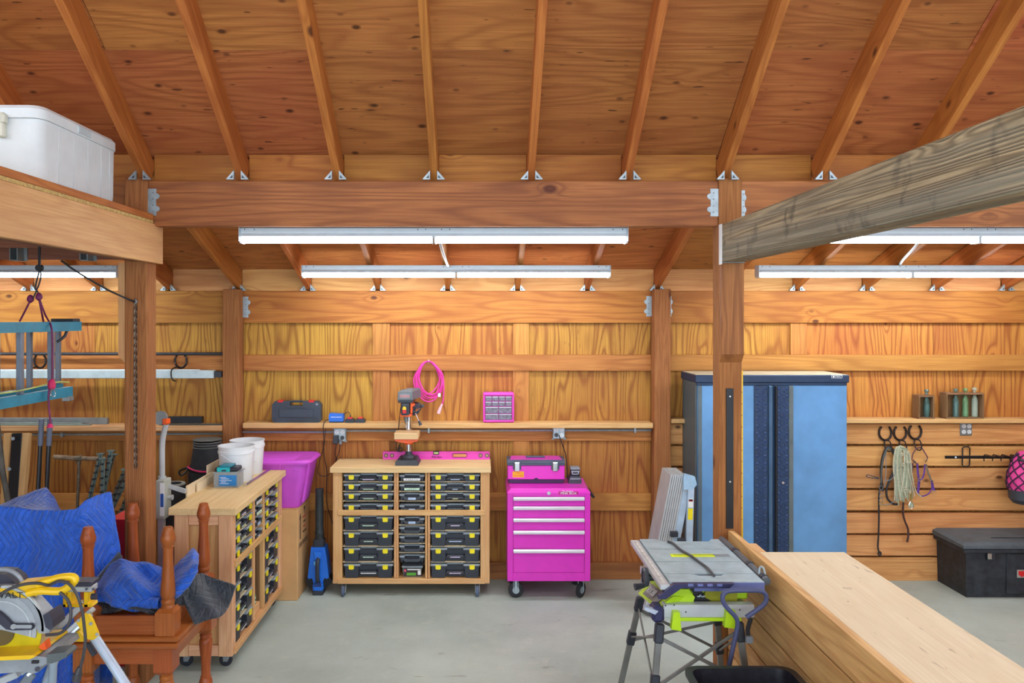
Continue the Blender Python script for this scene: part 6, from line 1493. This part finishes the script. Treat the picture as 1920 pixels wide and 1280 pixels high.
obj('cord_plug', MB().cyl(at(150, 1250, 3.42), at(146, 1262, 3.42), .010, .016, n=10).cyl(at(146, 1262, 3.42), at(143, 1276, 3.42), .018, .018, n=10), cbp, ms)
ss = thing('saw_stand', 'silver tubular stand with yellow leg bracket carrying the miter saw', 'stand', (-1.9, 3.7, 0))
def rb(name, u0, v0, y0, u1, v1, y1, w, h, mtl): return beam(name, at(u0, v0, y0), at(u1, v1, y1), w, h, mtl, ss, up=(0, 1, 0))
rb('beam_rail', 40, 1262, 3.56, 176, 1140, 3.66, .022, .03, alu); rb('beam_rail', 52, 1266, 3.56, 172, 1152, 3.66, .016, .03, mat('rail_light', (222, 226, 230), .3, .5)); rb('beam_rail', 30, 1252, 3.60, 160, 1128, 3.70, .03, .03, alu)
rb('beam_end', 130, 1195, 3.72, 178, 1190, 3.72, .03, .02, steel)
rb('stand_arm', -30, 1290, 3.5, 34, 1262, 3.5, .03, .03, alu)
obj('leg_bracket', MB().prism([at(u, v, 3.60)[::2] for u, v in ((145, 1163), (166, 1145), (176, 1160), (186, 1185), (187, 1190), (178, 1197), (168, 1196), (160, 1186))], 3.585, 3.60), dwyellow, ss, smooth=0)
m = MB()
for u, v in ((147, 1163), (166, 1147), (170, 1169), (182, 1189)): m.cyl(at(u, v, 3.578), at(u, v, 3.586), .0075, n=10)
obj('bolt', m, steel, ss)['kind'] = 'stuff'
obj('rear_cover', MB().prism([at(u, v, 3.66)[::2] for u, v in ((128, 1192), (156, 1176), (168, 1190), (166, 1196), (132, 1196))], 3.62, 3.68), dwyellow, ss, smooth=0)
tubm = mat('leg_silver', (186, 200, 216), .35, .2, var=.03)
def floor_leg(p, u, v, y, r=.021):
    P, Q = Vector(p), Vector(at(u, v, y)); d = Q - P; f = (0 - P.z) / d.z; E = P + d * f
    obj('leg', MB().cyl(P, E + Vector((0, 0, .0)), r, n=16), tubm, ss); obj('foot', MB().cyl(E - d.normalized() * .03, E + Vector((0, 0, .01)), .027, n=14), rubber, ss)
floor_leg(at(176, 1192, 3.61), 240, 1290, 3.55, .021); floor_leg(at(112, 1205, 3.66), 86, 1285, 3.80, .021)
floor_leg(at(-10, 1285, 3.55), -40, 1380, 3.5); floor_leg(at(100, 1235, 3.62), 96, 1330, 3.9, .018)
rb('locking_strut', 165, 1205, 3.63, 178, 1228, 3.63, .022, .02, black)
rb('leg_strut', 36, 1295, 3.6, 60, 1262, 3.6, .04, .02, grey)
obj('knob', MB().lathe(at(123, 1200, 3.60), [(.0, -.02), (.022, -.015), (.024, .01), (0, .015)], 14, 'y', open_=True), black, ss)
# ================================================================== long tools and metal in the left bay
iron2 = mat('old_iron', (130, 116, 98), .6, .5, var=.2, vs=40); tpost = mat('post_green', (124, 142, 136), .5, .3, var=.15, vs=40)
o = obj('black_pipe', MB().cyl((-5.6, 6.90, 1.948), (-2.22, 6.90, 1.948), .0135), mat('pipe_black', (58, 60, 66), .4, .3)); tag(o, 'long black pipe lying along the upper girt in the left bay', 'pipe')
vr = thing('vinyl_rail', 'long pale vinyl fence rail on the left bay wall', 'rail', (-3.9, 6.87, 1.75))
bx('rail_body', -5.6, ax(401, 6.85), 6.835, 6.90, az(709, 6.85), az(694, 6.85), mat('vinyl', (206, 222, 224), .4), vr, .004)
bx('rail_end', ax(401, 6.86), ax(416, 6.86), 6.85, 6.89, az(707, 6.86), az(696, 6.86), black, vr, .002)
bx('rail_flange', -5.6, ax(374, 6.86), 6.85, 6.88, az(694, 6.85), az(692.4, 6.85), white, vr, .001)
for u, lab in ((339, 'black horseshoe hook holding the pipe and rail, right of the left post'), (75, 'black horseshoe hook seen behind the hanging ladder')):
    h = horseshoe(u, 676, 6.93, lab, r=12); h['group'] = 'horseshoes on the left bay girt'
    for c_ in list(h.children):
        if c_.name.startswith('hook_ring'): bpy.data.objects.remove(c_)
    obj('hook_ring', MB().tube([(-.02, -.01, -.05), (-.035, -.11, -.07), (-.035, -.12, -.13), (-.02, -.115, -.16), (-.012, -.09, -.165)], .006, n=7), iron, h, local=True)
# metal on the shelf
ZL = 1.345
for i, (u0, u1, v0, v1, y, m_, lab) in enumerate(((-200, 203, 783, 791, 6.92, steel, 'long grey steel channel at the back of the left bay shelf'),
        (-200, 155, 792.5, 795.5, 6.87, mat('flat_grey', (150, 156, 148), .5, .4), 'flat grey metal bar in front of the steel channel on the shelf'),
        (-200, 171, 794.5, 798, 6.83, mat('flat_green', (136, 144, 132), .5, .4), 'flat greenish metal bar at the shelf front in the left bay'))):
    o = bx(('steel_channel', 'metal_bar', 'metal_bar')[i], ax(u0, y), ax(u1, y), y - .02, y + .015, ZL, ZL + (.055, .02, .01)[i], m_, None, .002); tag(o, lab, 'metal bar')
o = bx('black_channel', ax(311, 6.9), ax(380, 6.9), 6.88, 6.93, ZL + .012, ZL + .068, blackm, None, .002); tag(o, 'short black metal channel on the shelf right of the left post', 'metal bar')
o = bx('black_bar', ax(300, 6.86), ax(418, 6.86), 6.84, 6.87, ZL, ZL + .012, mat('bar_grey', (70, 76, 72), .5, .4), None, .002); tag(o, 'thin dark bar at the front of the shelf right of the left post', 'metal bar')
def lean(name, label, cat, p0, p1, parts, group=None):
    t = thing(name, label, cat, (p0[0], p0[1], 0), group=group); return t
# bolt cutter handles
bc = thing('bolt_cutter', 'long bolt cutters with grey rubber grips standing behind the blue blanket', 'bolt cutters', (ax(75, 6.0), 6.05, 0))
for (ut, ub) in ((78, 66), (94, 82)):
    T, G, B = at(ut, 785, 6.1), at(ut - 2.5, 835, 6.1), at(ub, 1040, 6.05)
    obj('handle', MB().cyl(G, B, .0155), mat('handle_black', (40, 40, 44), .35), bc)
    obj('grip', MB().tube([G, Vector(G).lerp(Vector(T), .5), T], .0195, n=12), mat('grip_grey', (112, 118, 134), .6), bc)
p_ = Vector(at(74, 1040, 6.05)); obj('jaw', MB().prism([(p_.x - .05, p_.z + .04), (p_.x + .05, p_.z + .04), (p_.x + .03, .08), (p_.x, .0), (p_.x - .03, .08)], 6.03, 6.07), iron2, bc)
# T handled bar
tb2 = thing('tee_bar', 'rusty T-handled bar leaning on the left bay wall', 'T bar', (ax(145, 6.6), 6.6, 0))
obj('cross_handle', MB().tube([at(101, 856, 6.6), at(145, 859, 6.6), at(198, 860, 6.6)], .018, sm=False, n=10), mat('worn_wood', (150, 126, 100), .8, var=.25, vs=30), tb2)
obj('tee_fitting', MB().box(ax(141, 6.6), ax(154, 6.6), 6.57, 6.63, az(863, 6.6), az(854, 6.6), .008).cyl(at(148, 862, 6.6), at(147, 870, 6.6), .018), iron2, tb2)
obj('bar', MB().cyl(at(148, 868, 6.6), (ax(139, 6.5), 6.5, 0), .0125), iron2, tb2)
# steel fence posts
k = 0
for (u0, v0, u1, v1, y, lab) in ((189, 851, 168, 935, 6.5, 'green studded steel fence post, leftmost of the leaning bundle'), (193, 860, 192, 935, 6.45, 'green studded steel fence post standing nearly upright in the bundle'), (208, 845, 195, 925, 6.5, 'tall green studded steel fence post at the top of the bundle'),
        (213, 852, 200, 900, 6.55, 'dark studded fence post behind the tallest one'), (235, 880, 208, 945, 6.3, 'dark fence post leaning right, half behind the left post'), (240, 892, 212, 950, 6.25, 'grey fence post leaning right, below the dark one'), (244, 920, 216, 985, 6.2, 'lowest fence post leaning right beside the red bin')):
    P, Q = Vector(at(u0, v0, y)), Vector(at(u1, v1, y)); d = Q - P; E = P + d * (P.z / -d.z) if d.z < 0 else Q
    f_ = thing('fence_post', lab, 'fence post', (E.x, y, 0), group='steel fence posts leaning in the left bay')
    beam('post_web', P, E, .034, .008, tpost if k not in (3, 4) else iron2, f_, up=(0, 1, 0)); beam('post_flange', P, E, .008, .03, tpost, f_, up=(0, 1, 0))
    m = MB(); L = (E - P).length; dn = (E - P) / L
    for i in range(int(min(L, .9) / .055)):
        c = P + dn * (.04 + .055 * i); m.box(c.x - .012, c.x + .012, y - .026, y - .014, c.z - .008, c.z + .008, .001)
    obj('stud', m, mat('stud_dark', (40, 44, 46), .5), f_)['kind'] = 'stuff'
    obj('post_head', MB().box(P.x - .026, P.x + .026, y - .02, y + .02, P.z - .004, P.z + .006), tpost, f_); k += 1
# timber pieces and black strap stack at far left
o = beam('timber_offcut', at(50, 812, 6.4), (ax(24, 6.1), 6.1, .02), .06, .05, wood('pine', 'x'), None, up=(0, 1, 0)); tag(o, 'pale timber length leaning by the black trailer part at far left', 'timber')
o = beam('timber_offcut', at(16, 812, 6.45), (ax(2, 6.2), 6.2, .02), .05, .05, wood('pine', 'x'), None, up=(0, 1, 0)); tag(o, 'thin pale timber length at the left edge behind the curved bar', 'timber')
bp = thing('steel_bracket', 'black steel bracket with round bolts leaning under the left shelf', 'bracket', (ax(20, 6.3), 6.3, 0))
beam('frame_bar', at(33, 812, 6.38), (ax(12, 6.1), 6.1, .02), .08, .03, blackm, bp, up=(0, 1, 0))
for u, v in ((19 + 1, 822), (14, 879), (10, 937)): obj('bolt_cap', MB().cyl(at(u + (3 if v > 830 else 4), v, 6.30), at(u + (3 if v > 830 else 4), v, 6.36), .014), steel, bp)
o = obj('curved_bar', MB().tube([at(-6, 790, 5.9), at(0, 840, 5.9), at(6, 890, 5.9), at(14, 935, 5.9), at(18, 1000, 5.9), (ax(20, 5.9), 5.9, .02)], .02, n=10), mat('bar_worn', (110, 104, 96), .6, .4, var=.2)); tag(o, 'worn curved metal bar at the left edge', 'bar')
# red bin
rbn = thing('red_bin', 'red plastic bin behind the left post beside the blue blanket', 'bin', (-2.26, 5.33, 0))
Yb2 = 5.25
m = loft_box([(-2.38, -2.24, 5.22, 5.44, .0, .03), (-2.405, -2.225, 5.20, 5.46, .92, .03), (-2.41, -2.22, 5.195, 5.465, .92, .03), (-2.41, -2.22, 5.195, 5.465, .955, .03)])
obj('bin_body', m, red, rbn); obj('bin_rim', loft_box([(-2.415, -2.215, 5.19, 5.47, .93, .03), (-2.415, -2.215, 5.19, 5.47, .957, .03)]), red, rbn)
